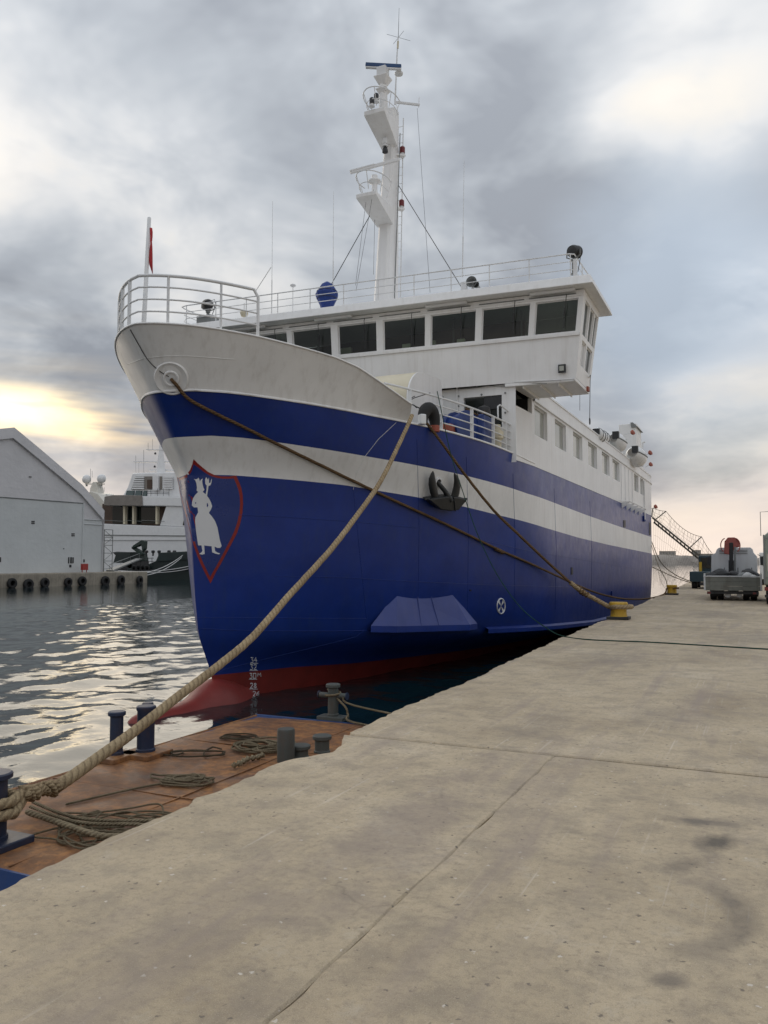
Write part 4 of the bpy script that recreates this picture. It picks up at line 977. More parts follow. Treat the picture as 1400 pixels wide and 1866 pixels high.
# blue shrouded binnacle
c_ = at(596, 558, y=yf(-13) + .3)
prof = [(.20, -.12), (.23, .02), (.37, .32), (.385, .42), (.20, .72), (.05, .82), (0, .83)]
MB().lathe(c_, prof, 9).build('covered_binnacle', blue_cloth, ferry, smooth=20)
for a in range(3): MB().tube([c_ + Vector((.34 * math.cos(t), .34 * math.sin(t), .25 + .12 * a)) for t in np.linspace(0, 2 * math.pi, 18)], .010, 5).build('lashing', wire_mat, ferry)
# searchlights
def searchlight(base, aim, h=.62):
    e = MB().lathe(base, [(.10, 0), (.10, .02), (.055, .04), (.055, h - .28), (.08, h - .26), (.08, h - .22)], 12).build('searchlight', grey_metal, ferry, smooth=40)
    top = base + Vector((0, 0, h + .02)); ax = Vector(aim).normalized()
    MB().lathe(top - ax * .16, [(.06, 0), (.15, .03), (.185, .12), (.19, .30), (.20, .33), (.20, .35), (.17, .35), (.16, .30)], 20, axis=ax).build('lamp_housing', dark_metal, e, smooth=40)
    MB().lathe(top + ax * .12, [(.165, 0), (.0, .02)], 20, axis=ax).build('lens', curtain, e)
    sx = ax.cross(Vector((0, 0, 1))).normalized()
    MB().tube([top + sx * .21 + Vector((0, 0, .02)), top + sx * .22 + Vector((0, 0, -.14)), top + Vector((0, 0, -.25)), top - sx * .22 + Vector((0, 0, -.14)), top - sx * .21 + Vector((0, 0, .02))], .02, 6).build('yoke', grey_metal, e, smooth=60)
    MB().tube([top + Vector((0, .1, .15)), top + Vector((.12, .2, .22)), top + Vector((.18, .2, 0)), base + Vector((.1, .1, .1))], .012, 5).build('cable', wire_mat, e, smooth=60)
searchlight(at(1046, 500, y=yf(-4.8) - .1), (.25, .8, .1), .66)
q = at(379, 583, y=22.4); MB().box(q.x - .30, q.x + .30, q.y - .25, q.y + .25, 9.70, 10.02).build('light_plinth', grey_metal, ferry, bevel=.02)
searchlight(Vector((q.x, q.y, 10.02)), (-.5, .5, .15), .42)
# horns
for (px, py, r_) in ((858, 512, .17), (866, 517, .11)):
    q = at(px, py, y=yf(-7.6) - .15); MB().lathe(q + Vector((0, .38, 0)), [(.04, 0), (.045, .12), (.07, .25), (r_ * .75, .34), (r_, .38), (r_ * .96, .385), (.05, .22), (0, .2)], 20, axis=(.05, -1, -.05)).build('horn', grey_metal, ferry, smooth=50)
    MB().bar(q + Vector((0, .2, -.05)), Vector((q.x, q.y + .2, 9.7)), .06, .06).build('horn_stand', rail_white, ferry)
q = at(846, 520, y=yf(-7.9) - .1); MB().box(q.x - .09, q.x + .09, q.y - .06, q.y + .06, 9.70, 10.1).build('aerial_box', rail_white, ferry, bevel=.01)
# small domes and flood light
q = at(534, 520, y=yf(-14.2) + .4); m_ = MB().tube([(q.x, q.y, 9.7), (q.x, q.y, q.z)], .012, 6); m_.lathe((q.x, q.y, q.z), [(.03, -.06), (.10, -.02), (.10, .01), (.05, .05), (0, .06)], 14); m_.build('gps_antenna', rail_white, ferry, smooth=50)
q = at(445, 571, y=yf(-15.8) - .3); MB().lathe(q, [(0, -.14), (.10, -.10), (.14, 0), (.12, .08), (0, .12)], 14).build('bell_float', cream, ferry, smooth=60); MB().tube([q, q + Vector((0, 0, .35))], .012, 5).build('bell_hanger', rail_white, ferry)
q = at(1025, 672, y=yf(-5.2) - .06); fl_ = MB().box(q.x - .11, q.x + .11, q.y - .07, q.y, q.z - .12, q.z + .12).build('floodlight', dark_metal, ferry, bevel=.01); MB().box(q.x - .07, q.x + .06, q.y - .08, q.y - .07, q.z - .07, q.z + .07).build('lens', curtain, fl_)
# whip aerials
def whip(px0, py0, px1, py1, y, r0=.018, r1=.005):
    a = at(px0, py0, y=y); c_ = at(px1, py1, y=y); MB().tube([a, a.lerp(c_, .35), a.lerp(c_, .36), c_], [r0, r0 * .9, r1 * 1.8, r1], 6).build('whip_aerial', rail_white, ferry)
    return a, c_
a, c_ = whip(495, 590, 497, 366, yf(-15) - .2); MB().tube([at(465, 532, y=yf(-15) - .2), at(494, 487, y=yf(-15) - .2)], .014, 5).build('aerial_stay', rail_white, ferry)
whip(607, 545, 608, 349, yf(-12.8) + .3); whip(843, 505, 846, 292, yf(-7.9) - .1)
# ------------------------------------------------------------------ mast
mz0, mz1 = 9.68, 17.35
def msec(z):
    t = (z - mz0) / (mz1 - mz0); return 24.45 + .62 * t, .52 - .30 * t, .27 - .11 * t
rows = []
for z in np.linspace(mz0, mz1, 12):
    yc, hy, hx = msec(z); ch = hx * .35
    rows.append([(XC - hx + ch, yc - hy, z), (XC + hx - ch, yc - hy, z), (XC + hx, yc - hy + ch, z), (XC + hx, yc + hy - ch, z), (XC + hx - ch, yc + hy, z), (XC - hx + ch, yc + hy, z), (XC - hx, yc + hy - ch, z), (XC - hx, yc - hy + ch, z)])
mb = MB().grid(rows, closed=True); mb.f.append(tuple(range(len(mb.v) - 8, len(mb.v)))); mb.mi.append(0)
mast = mb.build('mast', white, ferry, smooth=25)
yb_, hy_, hx_ = msec(12)
lad = MB()
for sx in (.02, .26): lad.tube([(XC + sx, msec(z)[0] + msec(z)[1] + .12, z) for z in (9.8, 13.5, 17.2)], .018, 6)
for z in np.arange(10.0, 17.2, .3): lad.tube([(XC + .02, msec(z)[0] + msec(z)[1] + .12, z), (XC + .26, msec(z)[0] + msec(z)[1] + .12, z)], .010, 5)
lad.build('ladder', rail_white, mast)
MB().tube([(XC + hx_ + .03, msec(z)[0] + .1, z) for z in (9.8, 12, 14, 16.5)], .016, 6).build('cable_run', grey_metal, mast)
def platform(zt, y0, wf_, name='radar_platform', drop=.42, lip=.14):
    yb = msec(zt)[0] - msec(zt)[1] + .05; w2 = .20
    p = MB().hexa([(XC - wf_, y0, zt - lip), (XC + wf_, y0, zt - lip), (XC + w2 + .1, yb, zt - drop - lip), (XC - w2 - .1, yb, zt - drop - lip), (XC - wf_, y0, zt), (XC + wf_, y0, zt), (XC + w2 + .1, yb, zt), (XC - w2 - .1, yb, zt)])
    return p.build(name, white, mast, bevel=.02)
def guard(zc_, yc, rx, ry, posts, y_end):
    P = [Vector((XC + rx * math.cos(a), yc + ry * math.sin(a), zc_)) for a in np.linspace(.55 - math.pi - .9, .35, 26)]
    MB().tube(P, .018, 6).build('guard_rail', rail_white, mast, smooth=60)
    for i in posts: MB().tube([P[i], Vector((XC + (P[i].x - XC) * .72, yc + (P[i].y - yc) * .72, zc_ - .52))], .013, 5).build('guard_stay', rail_white, mast)
    MB().tube([Vector((XC + (p.x - XC) * .82, yc + (p.y - yc) * .82, zc_ - .32)) for p in P], .013, 6).build('guard_rail', rail_white, mast, smooth=60)
c_ = at(667, 350, x=XC); platform(c_.z, c_.y, .36); guard(c_.z + .62, c_.y + .62, .52, .85, (2, 8, 14, 20, 25), 24)
MB().lathe((XC, c_.y + .65, c_.z), [(.10, 0), (.09, .55), (.22, .62), (.22, .66), (.10, .68), (.10, .84)], 14).build('radar_pedestal', white, mast, smooth=40)
ra, rb_ = at(639, 314, y=c_.y + .15), at(728, 290, y=c_.y + 1.3)
rd = MB(); rd.bar(ra, rb_, .10, .10); rd.bar(ra + Vector((0, -.06, .03)), ra.lerp(rb_, .5) + Vector((0, -.06, .03)), .03, .05)
rd.build('radar_scanner', rail_white, mast, bevel=.012)
c2_ = at(682, 198, x=XC); platform(c2_.z, c2_.y, .38, drop=.62, lip=.16); guard(c2_.z + .60, c2_.y + .62, .56, .9, (2, 8, 14, 20, 25), 24)
gb = at(698, 131, x=XC)
MB().tube([(XC, gb.y + .05, c2_.z - .05), (XC, gb.y, gb.z - .2)], [.17, .13], 14).build('mast_column', white, mast, smooth=40)
for (py_, r_, hh_) in ((166, .27, .16), (144, .34, .24)):
    MB().lathe((XC, gb.y, at(699, py_, x=XC).z), [(r_ * .5, -hh_), (r_, 0), (r_, .02), (0, .03)], 4).build('radar_bracket', white, mast)
q = at(698, 131, x=XC); MB().box(q.x - .17, q.x + .17, q.y - .17, q.y + .17, q.z - .26, q.z + .14).build('radar_gearbox', rail_white, mast, bevel=.03)
ra, rb_ = at(666.5, 118, y=q.y - .15), at(731.5, 121.5, y=q.y + .25)
MB().bar(ra, rb_, .13, .13).build('radar_scanner', radar_blue, mast, bevel=.015); MB().bar(ra + Vector((0, 0, -.09)), rb_ + Vector((0, 0, -.09)), .11, .05).build('radar_scanner_base', rail_white, mast, bevel=.01)
q = at(727, 133, y=q.y + .4); MB().lathe(q, [(.04, -.10), (.14, -.05), (.15, 0), (.06, .05), (0, .06)], 14).build('satellite_antenna', rail_white, mast, smooth=50)
# lights on the platforms
def nav_light(p, mat, r=.075, h=.17, base=rail_white):
    l = MB().lathe(p, [(r * 1.2, -.10), (r * 1.2, -.07), (r * .8, -.05), (r * .8, 0)], 12).build('navigation_light', base, mast, smooth=40)
    MB().lathe(p, [(r, 0), (r, h), (r * .6, h + .04), (0, h + .05)], 12).build('lens', mat, l, smooth=40)
nav_light(at(678, 189, y=c2_.y - .05), dark_metal, .085, .17); nav_light(at(686, 181, y=c2_.y + .25), dark_metal, .085, .17)
q = at(702, 262, y=msec(15)[0] - .55); nav_light(q, rail_white, .09, .16); MB().lathe(q + Vector((0, 0, -.12)), [(.06, 0), (.10, -.10), (.10, -.18), (0, -.19)], 12).build('lens', dark_metal, mast, smooth=40)
for (px, py) in ((733.5, 279), (732, 376)):
    q = at(px, py, y=25.25); a = Vector((XC + .1, 25.0, q.z - .14))
    MB().bar(a, q + Vector((.08, 0, -.14)), .18, .05).build('lamp_bracket', white, mast)
    nav_light(q, red_glass, .095, .20)
ya = at(722, 186, y=25.3); yb2 = at(765, 191, y=25.5)
MB().bar(ya, yb2, .06, .08).build('yard', rail_white, mast, bevel=.01); MB().tube([at(763, 196, y=25.5), at(764, 177, y=25.5)], .010, 5).build('yard_aerial', rail_white, mast)
MB().tube([ya, Vector((XC + .2, 25.1, ya.z - .6))], .015, 5).build('yard_stay', rail_white, mast)
pole = [at(720, 190, y=25.35), at(724, 95, y=25.35), at(726, 68, y=25.35), at(727.5, 14, y=25.35)]
MB().tube(pole[:3], [.03, .022, .018], 8).build('aerial_pole', rail_white, mast); MB().tube(pole[2:], [.010, .005], 5).build('aerial_whip', wire_mat, mast)
MB().cyl(at(725, 88, y=25.35), at(725.6, 75, y=25.35), .035, 8).build('aerial_mount', cream, mast)
for (x0, y0, x1, y1) in ((705, 62, 748, 74), (717, 80, 736, 56)): MB().tube([at(x0, y0, y=25.35), at(x1, y1, y=25.35 + .2)], .006, 4).build('aerial_element', wire_mat, mast)
for (p, q_, r_, mm) in ((at(722.5, 331, y=25.2), at(841, 523, y=yf(-8) + .2), .013, wire_mat), (at(674, 393, x=XC), at(604, 518, y=yf(-12.8) + .3), .013, wire_mat), (at(760.5, 197, y=25.5), at(784, 533, y=24.0), .006, wire_mat),
                        (at(667, 368, y=c_.y + .2), at(648, 520, y=22.9), .006, wire_mat), (at(681, 345, y=c_.y + .2), at(649, 530, y=22.9), .006, wire_mat), (at(683, 400, y=23.7), at(681, 500, y=23.4), .006, wire_mat)):
    MB().tube([p, q_], r_, 5).build('stay_wire', mm, mast)
MB().lathe(at(723, 334, y=25.2), [(0, -.05), (.05, 0), (0, .05)], 8).build('shackle', wire_mat, mast)

# ------------------------------------------------------------------ behind the wing: stair, brackets, hooks
br2_ = [at(x, y, x=XS - .25) for (x, y) in ((973, 728), (981, 735), (986, 724), (997, 717), (1016, 715), (973, 712))]
MB().extrude(br2_, Vector((-.25, 0, 0))).build('wing_bracket', white, ferry)
MB().cyl((XS - 1.4, 27.2, 6.8), (XS - 1.4, 27.2, 8.4), .55, 24).build('vent_trunk', white, ferry, smooth=40)
st = empty('stair', (XS - .6, 27.5, 6.8)); st.parent = ferry; st.location = Vector((XS - .6, 27.5, 6.8)) - ferry.location
sa, sb = Vector((XS - .45, 28.4, 6.85)), Vector((XS - .45, 25.6, 9.4))
for dx in (0, -.6): MB().bar(sa + Vector((dx, 0, 0)), sb + Vector((dx, 0, 0)), .05, .16).build('stringer', white, st)
for t in np.linspace(.08, .92, 10):
    p = sa.lerp(sb, t); MB().box(p.x - .58, p.x - .02, p.y - .10, p.y + .10, p.z - .015, p.z + .015).build('tread', rail_white, st)
for dx in (0.06, -.66): MB().tube([sa + Vector((dx, 0, .85)), sb + Vector((dx, 0, .85))], .02, 6).build('handrail', rail_white, st)
for (y, hgt) in ((26.6, 2.5), (28.6, 1.2)): MB().tube([(XS - .2, y, 6.85), (XS - .2, y, 6.85 + hgt)], .045, 8).build('pillar', white, ferry, smooth=60)
hk0 = at(1076, 683, x=-4.55); hk1 = at(1075, 762, x=-4.55)
MB().tube([at(1068, 692, x=-4.75), at(1077, 684, x=-4.6), hk0 + Vector((0, 0, -.02))], .02, 6).build('davit_arm', rail_white, ferry, smooth=60)
MB().tube([hk0, hk1], .010, 5).build('hoist_wire', wire_mat, ferry)
MB().tube([hk1 + Vector((0, .07 * math.sin(a), -.09 + .10 * math.cos(a))) for a in np.linspace(0, 2 * math.pi, 16, endpoint=False)], .012, 5, closed=True).build('hoist_ring', wire_mat, ferry)
hk2 = at(1057, 715, x=-5.6); MB().tube([hk2, at(1057, 748, x=-5.6)], .008, 5).build('hoist_wire', wire_mat, ferry)
q = at(1070, 708, x=-4.72); MB().box(q.x - .05, q.x + .06, q.y - .1, q.y + .1, q.z - .09, q.z + .05).build('side_light', orange, ferry)
# boats, rafts and funnel aft
fb = at(1128, 773, y=51.0)
MB().box(fb.x, -6.72, 51.0, 53.2, 6.75, at(1150, 772, y=51).z).build('funnel_casing', white, ferry, bevel=.03)
zt_ = at(1150, 772, y=51).z; MB().hexa([(-7.0, 50.9, zt_ - .25), (-6.6, 50.9, zt_ - .25), (-6.6, 53.3, zt_ - .25), (-7.0, 53.3, zt_ - .25), (-7.05, 50.9, zt_ + .06), (-6.9, 50.9, zt_ + .06), (-6.9, 53.3, zt_ + .06), (-7.05, 53.3, zt_ + .06)]).build('funnel_flap', grey_metal, ferry)
def rescue_boat(cx_, cy_, cz_, Lb, Wb, Hb):
    secs = []
    for t in np.linspace(0, 1, 13):
        k = max(.06, math.sin(math.pi * (.06 + .88 * t))) ** .45; yy = cy_ - Lb / 2 + Lb * t; sh = .12 * (2 * t - 1) ** 2
        secs.append([(cx_ + Wb / 2 * k * math.sin(a) * (1 if abs(a) < 1.4 else 1), yy, cz_ + sh - Hb * .55 * k * math.cos(a)) for a in np.linspace(-1.5, 1.5, 15)])
    bo = MB().grid(secs).build('rescue_boat', yacht_white, ferry, smooth=50)
    top = []
    for t in np.linspace(.06, .94, 11):
        k = max(.06, math.sin(math.pi * (.08 + .84 * t))) ** .6; yy = cy_ - Lb / 2 + Lb * t
        top.append([(cx_ + Wb * .46 * k * math.sin(a), yy, cz_ + .05 + Hb * .55 * k * math.cos(a)) for a in np.linspace(-1.45, 1.45, 13)])
    MB().grid(top).build('canopy', yacht_white, bo, smooth=50)
    MB().tube([(cx_ + Wb / 2 * max(.06, math.sin(math.pi * (.06 + .88 * t))) ** .45, cy_ - Lb / 2 + Lb * t, cz_ + .02 + .12 * (2 * t - 1) ** 2) for t in np.linspace(0, 1, 13)], .035, 6).build('gunwale', grey_metal, bo)
    MB().box(cx_ - .02, cx_ + .30, cy_ - Lb / 2 - .05, cy_ - Lb / 2 + .25, cz_ + .08, cz_ + .45).build('hatch', dark_metal, bo)
    return bo
lb = at(1158, 829, y=46.5); rescue_boat(lb.x - .1, 47.6, lb.z, 3.0, 1.15, 1.0)
lb2 = at(1126, 803, y=43); rescue_boat(lb2.x - .15, 43.6, lb2.z - .05, 2.4, 1.0, .9)
def raft(p):
    rf = MB().tube([p + Vector((0, -.62, 0)), p + Vector((0, -.58, 0)), p + Vector((0, -.5, 0)), p + Vector((0, .5, 0)), p + Vector((0, .58, 0)), p + Vector((0, .62, 0))], [.10, .24, .30, .30, .24, .10], 16).build('liferaft_canister', yacht_white, ferry, smooth=50)
    for dy in (-.3, .3): MB().tube([p + Vector((.31 * math.cos(a), dy, .31 * math.sin(a))) for a in np.linspace(0, 2 * math.pi, 16, endpoint=False)], .014, 4, closed=True).build('strap', dark_metal, rf)
    MB().box(p.x - .1, p.x + .2, p.y - .75, p.y - .62, p.z - .05, p.z + .2).build('label_box', dark_metal, rf)
for (px, py, y) in ((1096, 793, 37.5), (1104, 797, 39.2)): raft(at(px, py, y=y) + Vector((-.15, 0, 0)))
def arm_lamp(p0, p1, p2):
    l = MB().tube(smoothline([p0, p1, p2], 4), .018, 5).build('arm_lamp', rail_white, ferry)
    MB().lathe(p2, [(.05, -.06), (.13, 0), (.15, .10), (0, .14)], 10, axis=(.6, -.3, .3)).build('lamp_head', orange, l, smooth=40)
arm_lamp(at(1135, 806, y=46), at(1137, 793, y=46), at(1152, 789, y=46)); arm_lamp(at(1172, 829, y=48.5), at(1178, 828, y=48.5), at(1184, 826, y=48.5)); arm_lamp(at(1176, 852, y=53), at(1180, 849, y=53), at(1185, 847, y=53)); arm_lamp(at(1186, 927, y=56), at(1190, 926, y=56), at(1194, 924, y=56))
for (px, y0_, y1_, y) in ((1137, 800, 832, 45.6), (1171, 805, 850, 48.8)):
    MB().tube(smoothline([at(px, y1_, y=y), at(px, (y0_ + y1_) / 2, y=y), at(px, y0_ + 3, y=y), at(px + 5, y0_, y=y)], 4), .06, 8).build('davit', rail_white, ferry, smooth=60)
MB().hexa([at(1166, 872, y=52), at(1182, 886, y=54.5), at(1182, 884, y=54.6), at(1167, 870, y=52.1), at(1166, 846, y=52), at(1181, 866, y=54.5), at(1181, 864, y=54.6), at(1167, 844, y=52.1)]).build('deck_screen', white, ferry)
# plate panel between the window groups, drain pipe, fender rack on the side
ya0, ya1 = at(1132, 900, x=XS).y, at(1152, 900, x=XS).y
for y in np.linspace(ya0, ya1, 4): MB().bar((XS + .02, y, 4.75), (XS + .02, y, 6.65), .05, .03).build('stiffener', white, ferry)
yp = at(1173, 900, x=XS).y; MB().tube([(XS + .05, yp, 6.6), (XS + .05, yp, 4.2)], .05, 8).build('drain_pipe', white, ferry, smooth=60)
MB().tube([(XS + .05, yp, 4.5), (XS + .05, yp, 4.1), (XS + .05, yp - .5, 4.1), (XS + .05, yp - .5, 4.4)], .05, 8).build('drain_bend', navy, ferry, smooth=60)
y0r, y1r = at(1129, 915, x=XS).y, at(1166, 929, x=XS).y
rk = MB().tube([(XS, y0r, 4.72), (XS + .42, y0r + .6, 4.72), (XS + .42, y1r - .3, 4.70), (XS, y1r, 4.70)], .03, 6).build('boarding_step', white, ferry)
for y in np.linspace(y0r + .7, y1r - .4, 5): MB().hexa([(XS, y, 4.35), (XS + .10, y, 4.42), (XS + .10, y + .10, 4.42), (XS, y + .10, 4.35), (XS, y, 4.70), (XS + .42, y, 4.69), (XS + .42, y + .10, 4.69), (XS, y + .10, 4.70)]).build('rib', white, rk)

# ------------------------------------------------------------------ foredeck gear
prof = [(19.35, 4.9), (19.35, 5.85)] + [(20.55 - 1.2 * math.cos(a), 5.85 + .95 * math.sin(a)) for a in np.linspace(.1, math.pi / 2, 11)] + [(21.75, 6.86), (21.85, 6.7), (21.85, 4.9)]
MB().extrude([(-8.34, y, z) for (y, z) in prof], Vector((-3.2, 0, 0))).build('winch_housing', cream, ferry, smooth=30)
MB().extrude([(-8.29, y, z) for (y, z) in prof], Vector((-.045, 0, 0))).build('housing_end', white, ferry)
wd = MB().cyl((-8.1, 21.5, 5.30), (-7.3, 21.2, 5.30), .42, 20).build('winch_drum', blue_plastic, ferry, smooth=40)
for t in (0.0, .5, 1.0): p = Vector((-8.1, 21.5, 5.30)).lerp(Vector((-7.3, 21.2, 5.30)), t); MB().lathe(p, [(.50, -.03), (.50, .03)], 20, axis=(.94, -.33, 0)).build('flange', blue_plastic, wd, smooth=30)
MB().box(-7.55, -6.95, 21.6, 22.6, 4.9, 5.75).build('tool_chest', blue_plastic, ferry, bevel=.05)
MB().box(-7.9, -7.5, 20.5, 20.9, 4.95, 5.35).build('red_pump', orange, ferry, bevel=.06)
MB().lathe((-6.95, 22.75, 4.85), [(.16, 0), (.16, .3), (.22, .35), (.22, .55), (.14, .62), (.14, .75)], 16).build('capstan', cream, ferry, smooth=40)
MB().lathe((-7.15, 22.25, 5.76), [(.12, 0), (.20, .10), (.17, .28), (0, .36)], 12).build('bagged_gear', dark_metal, ferry, smooth=50)
hs_ = [Vector((-7.3 + .25 * math.cos(a), 21.9 + .4 * math.sin(a), 5.82 + .10 * math.sin(2 * a))) for a in np.linspace(0, 9, 24)]
rope_mesh('stowed_line', smoothline(hs_, 3), .025, rope_brown, ferry)
# fairlead with its black chafe tyre
fp = npt(5.42, 1, .02, 0)
fd = MB().obox(fp + Vector((.05, -.22, .13)), (.20, .16, .26), Matrix.Rotation(-.7, 3, 'Z')).build('fairlead', rail_white, ferry, bevel=.03)
tdir = (npt(5.9, 1) - npt(5.1, 1)).normalized()
P = [fp + tdir * (.24 * math.cos(a) + .14) + Vector((.05, 0, .10 + .36 * math.sin(a))) for a in np.linspace(math.pi * 1.02, -.15, 18)]
MB().tube(P, [.12 + .05 * math.sin(math.pi * i / 17) for i in range(18)], 14).build('chafe_tyre', black_rubber, ferry, smooth=60)
MB().cyl(P[-1] + Vector((0, 0, .02)), P[-1] + Vector((0, 0, -.14)), .125, 14).build('tyre_end', orange, ferry, smooth=40)
for i, (x0, y0_) in enumerate(((748, 728), (756, 722), (784, 716))): MB().tube(smoothline([npt(5.3 + .1 * i, 1, .1, .45), npt(5.2, 1, .25, .62), at(x0, y0_, x=npt(5.2, 1).x - .3)], 3), .012, 5).build('lashing', wire_mat, ferry)

# ------------------------------------------------------------------ anchor
ac = on_hull(803, 905, 0); S_ = (ac - Vector((0, 0, EYE))).length / FPX
dn = (on_hull(800, 880, 0) - ac).normalized(); upv = dn
tv = (on_hull(830, 905, 0) - on_hull(778, 905, 0)).normalized(); nv = tv.cross(upv).normalized()
if nv.dot(Vector((1, -1, 0))) < 0: nv = -nv
kx = 26 / ((on_hull(829, 905, 0) - ac).length); ku = 25 / ((on_hull(803, 880, 0) - ac).length)
def apt(px, py, o): return ac + tv * ((px - 803) / kx) + upv * (-(py - 905) / ku) + nv * o
anc = empty('anchor', ac, 'black stockless anchor stowed flukes up against the white stripe of the hull', 'anchor')
for L_ in ([(788, 908, 6), (785, 895, 6), (784, 880, 6), (785, 868, 5), (787, 858, 2.6), (788, 854, .6)], [(818, 908, 6), (823, 895, 6), (827, 882, 5.5), (828, 870, 4.5), (826, 860, 2.4), (825, 856, .6)]):
    rows = [[apt(x + w_ * math.cos(a), y, .16 + (w_ / 8) * .10 * math.sin(a)) for a in np.linspace(0, 2 * math.pi, 11)[:-1]] for (x, y, w_) in L_]
    MB().grid(rows, closed=True).build('fluke', anchor_black, anc, smooth=50)
def aprism(pp, o0, o1): return [apt(x, y, o0) for (x, y) in pp], [apt(x, y, o1) for (x, y) in pp]
pl = [(769, 905), (784, 902), (803, 899), (823, 901), (838, 905), (826, 918), (820, 926), (806, 928), (788, 925), (778, 915)]
a_, b_ = aprism(pl, .02, .30); mb = MB(); mb.add(a_ + b_, [tuple(range(10)), tuple(range(19, 9, -1))] + [(i, (i + 1) % 10, 10 + (i + 1) % 10, 10 + i) for i in range(10)]); mb.build('crown', anchor_black, anc, bevel=.03)
MB().bar(apt(766, 906, .20), apt(841, 905.5, .20), .05, .05).build('tripping_bar', anchor_black, anc, bevel=.01)
MB().tube([apt(808, 908, .26), apt(803, 890, .18), apt(799, 876, .02)], [.085, .065, .06], 10).build('shank', anchor_black, anc, smooth=50)
MB().bar(apt(812, 900, .31), apt(812, 927, .31), .03, .03).build('web', anchor_black, anc)
hq = apt(801, 877, 0.0); MB().lathe(hq, [(.13, .0), (.13, .04), (.09, .05), (.085, .0)], 20, axis=nv).build('anchor_pipe', crest_white, ferry, smooth=50)
MB().lathe(hq, [(.085, .012), (0, .014)], 16, axis=nv).build('anchor_pipe_mouth', dark_metal, ferry)

# ------------------------------------------------------------------ mooring ropes of the ferry
A = npt(5.25, 1, -.10, .10); Bp = Vector((p3.x - .03, p3.y + .06, BZ + .50))
pxs = [(751, 757), (742, 778), (720, 825), (702, 862), (680, 899), (640, 954), (600, 1005), (532, 1080), (463, 1158), (400, 1212), (329, 1266), (280, 1305), (230, 1344), (180, 1380), (130, 1416), (92, 1441)]
P = [on_chord(x, y, A, Bp) for (x, y) in pxs]; P = smoothline(P, 14)
N_ = len(P); haw = rope_mesh('mooring_hawser', P, [.046 + .019 * (i / N_) for i in range(N_)], rope_beige, n=18, lay=.04, pitch=.30)
hroot = empty('mooring_hawser', Bp, 'thick pale hawser with spliced eye sweeping from the bow down to the barge', 'rope')
haw.name = 'rope_span'; haw.data.transform(Matrix.Translation(-Bp)); haw.parent = hroot
a0 = P[-1]; dirv = (P[-1] - P[-6]).normalized(); end = Vector((Bp.x + .12, Bp.y + .22, BZ + .44))
for k in range(3):
    sp = []
    for i in range(30):
        t = i / 29; c0 = (a0 - dirv * .05).lerp(end, t); a = k * 2.094 + t * 15
        x = dirv.orthogonal().normalized(); y = dirv.cross(x)
        rad = .042 + .02 * math.sin(t * 9 + k); sp.append(c0 + (x * math.cos(a) + y * math.sin(a)) * rad)
    rope_mesh('spliced_strand', sp, [.035 + .007 * math.sin(i * .9 + k) for i in range(30)], rope_beige, hroot, n=10, lay=.15, pitch=.12)
for k in range(2):
    lp = [end - dirv * .05] + [Vector((p3.x - .03 + (.20 + .02 * k) * math.cos(a), p3.y + .06 + (.20 + .02 * k) * math.sin(a), BZ + .42 - .10 * k)) for a in np.linspace(1.0, 1.0 + 5.6, 22)] + [end]
    rope_mesh('eye_loop', smoothline(lp, 3), .048, rope_beige, hroot, n=12, lay=.10, pitch=.25)
# brown rope from the bow hawse, bearing on the hull and then going to the far bollard
pxs = [(322, 700), (345, 726), (395, 753), (440, 775), (495, 803), (560, 835), (655, 882), (730, 918), (800, 950), (860, 979), (905, 1001)]
P = [hc + hn * .03] + [on_bulwark(x, y, .07) if i < 1 else on_hull(x, y, .055) for i, (x, y) in enumerate(pxs)]
A2 = P[-1]; Bq2 = Vector((B2.x - .2, B2.y - .1, .33))
P += [on_chord(x, y, A2, Bq2) for (x, y) in ((960, 1024), (1010, 1047), (1060, 1070), (1100, 1084), (1140, 1091.5), (1180, 1091), (1210, 1083))] + [Bq2, Bq2 + Vector((.25, .35, 0)), Bq2 + Vector((.5, .1, 0)), Bq2 + Vector((.3, -.2, 0))]
o = rope_mesh('mooring_line', smoothline(P, 10), .036, rope_brown, n=12, lay=.08, pitch=.28); tag(rebase(o, Bq2), 'long brown rope slung from the bow hawse along the hull to the farther yellow bollard', 'rope', 'mooring lines of the ferry')
kn_ = [on_hull(x, y, .06) for (x, y) in ((900, 1000), (907, 1003), (914, 1007))]
rope_mesh('knot', smoothline(kn_, 6), [.05 + .012 * math.sin(i * 2.0) for i in range(13)], rope_brown, o, n=10, lay=.2)
A = npt(5.62, 1, -.08, .10); Bp1 = Vector((B1.x - .22, B1.y - .05, .34))
P = [on_chord(x, y, A, Bp1) for (x, y) in ((776, 769), (800, 800), (850, 868), (900, 930), (945, 974), (1000, 1026), (1040, 1062))]
m_i = P[-1]; P1 = [m_i] + [on_chord(x, y, A, Bp1) for (x, y) in ((1062, 1079), (1085, 1092), (1105, 1103))] + [Bp1, Bp1 + Vector((.2, -.26, .02)), Bp1 + Vector((.5, -.2, .02)), Bp1 + Vector((.55, .15, .02)), Bp1 + Vector((.25, .34, .02)), Bp1 + Vector((-.04, .1, .04))]
o = rope_mesh('mooring_line', smoothline(P, 10), .036, rope_brown, n=12, lay=.08, pitch=.28); tag(rebase(o, Bp1), 'brown rope from the tyre-topped fairlead down to the nearer yellow bollard', 'rope', 'mooring lines of the ferry')
rope_mesh('spliced_eye', smoothline(P1, 8), .062, rope_beige, o, n=12, lay=.12, pitch=.25)
rope_mesh('knot', smoothline([on_chord(x, y, A, Bp1) for (x, y) in ((1055, 1074), (1063, 1080), (1070, 1084))], 6), [.07 + .02 * math.sin(i * 1.9) for i in range(13)], rope_brown, o, n=10, lay=.2)
A = npt(5.95, 1, .06, .86); Bg = at(1030, 1160, z=.012)
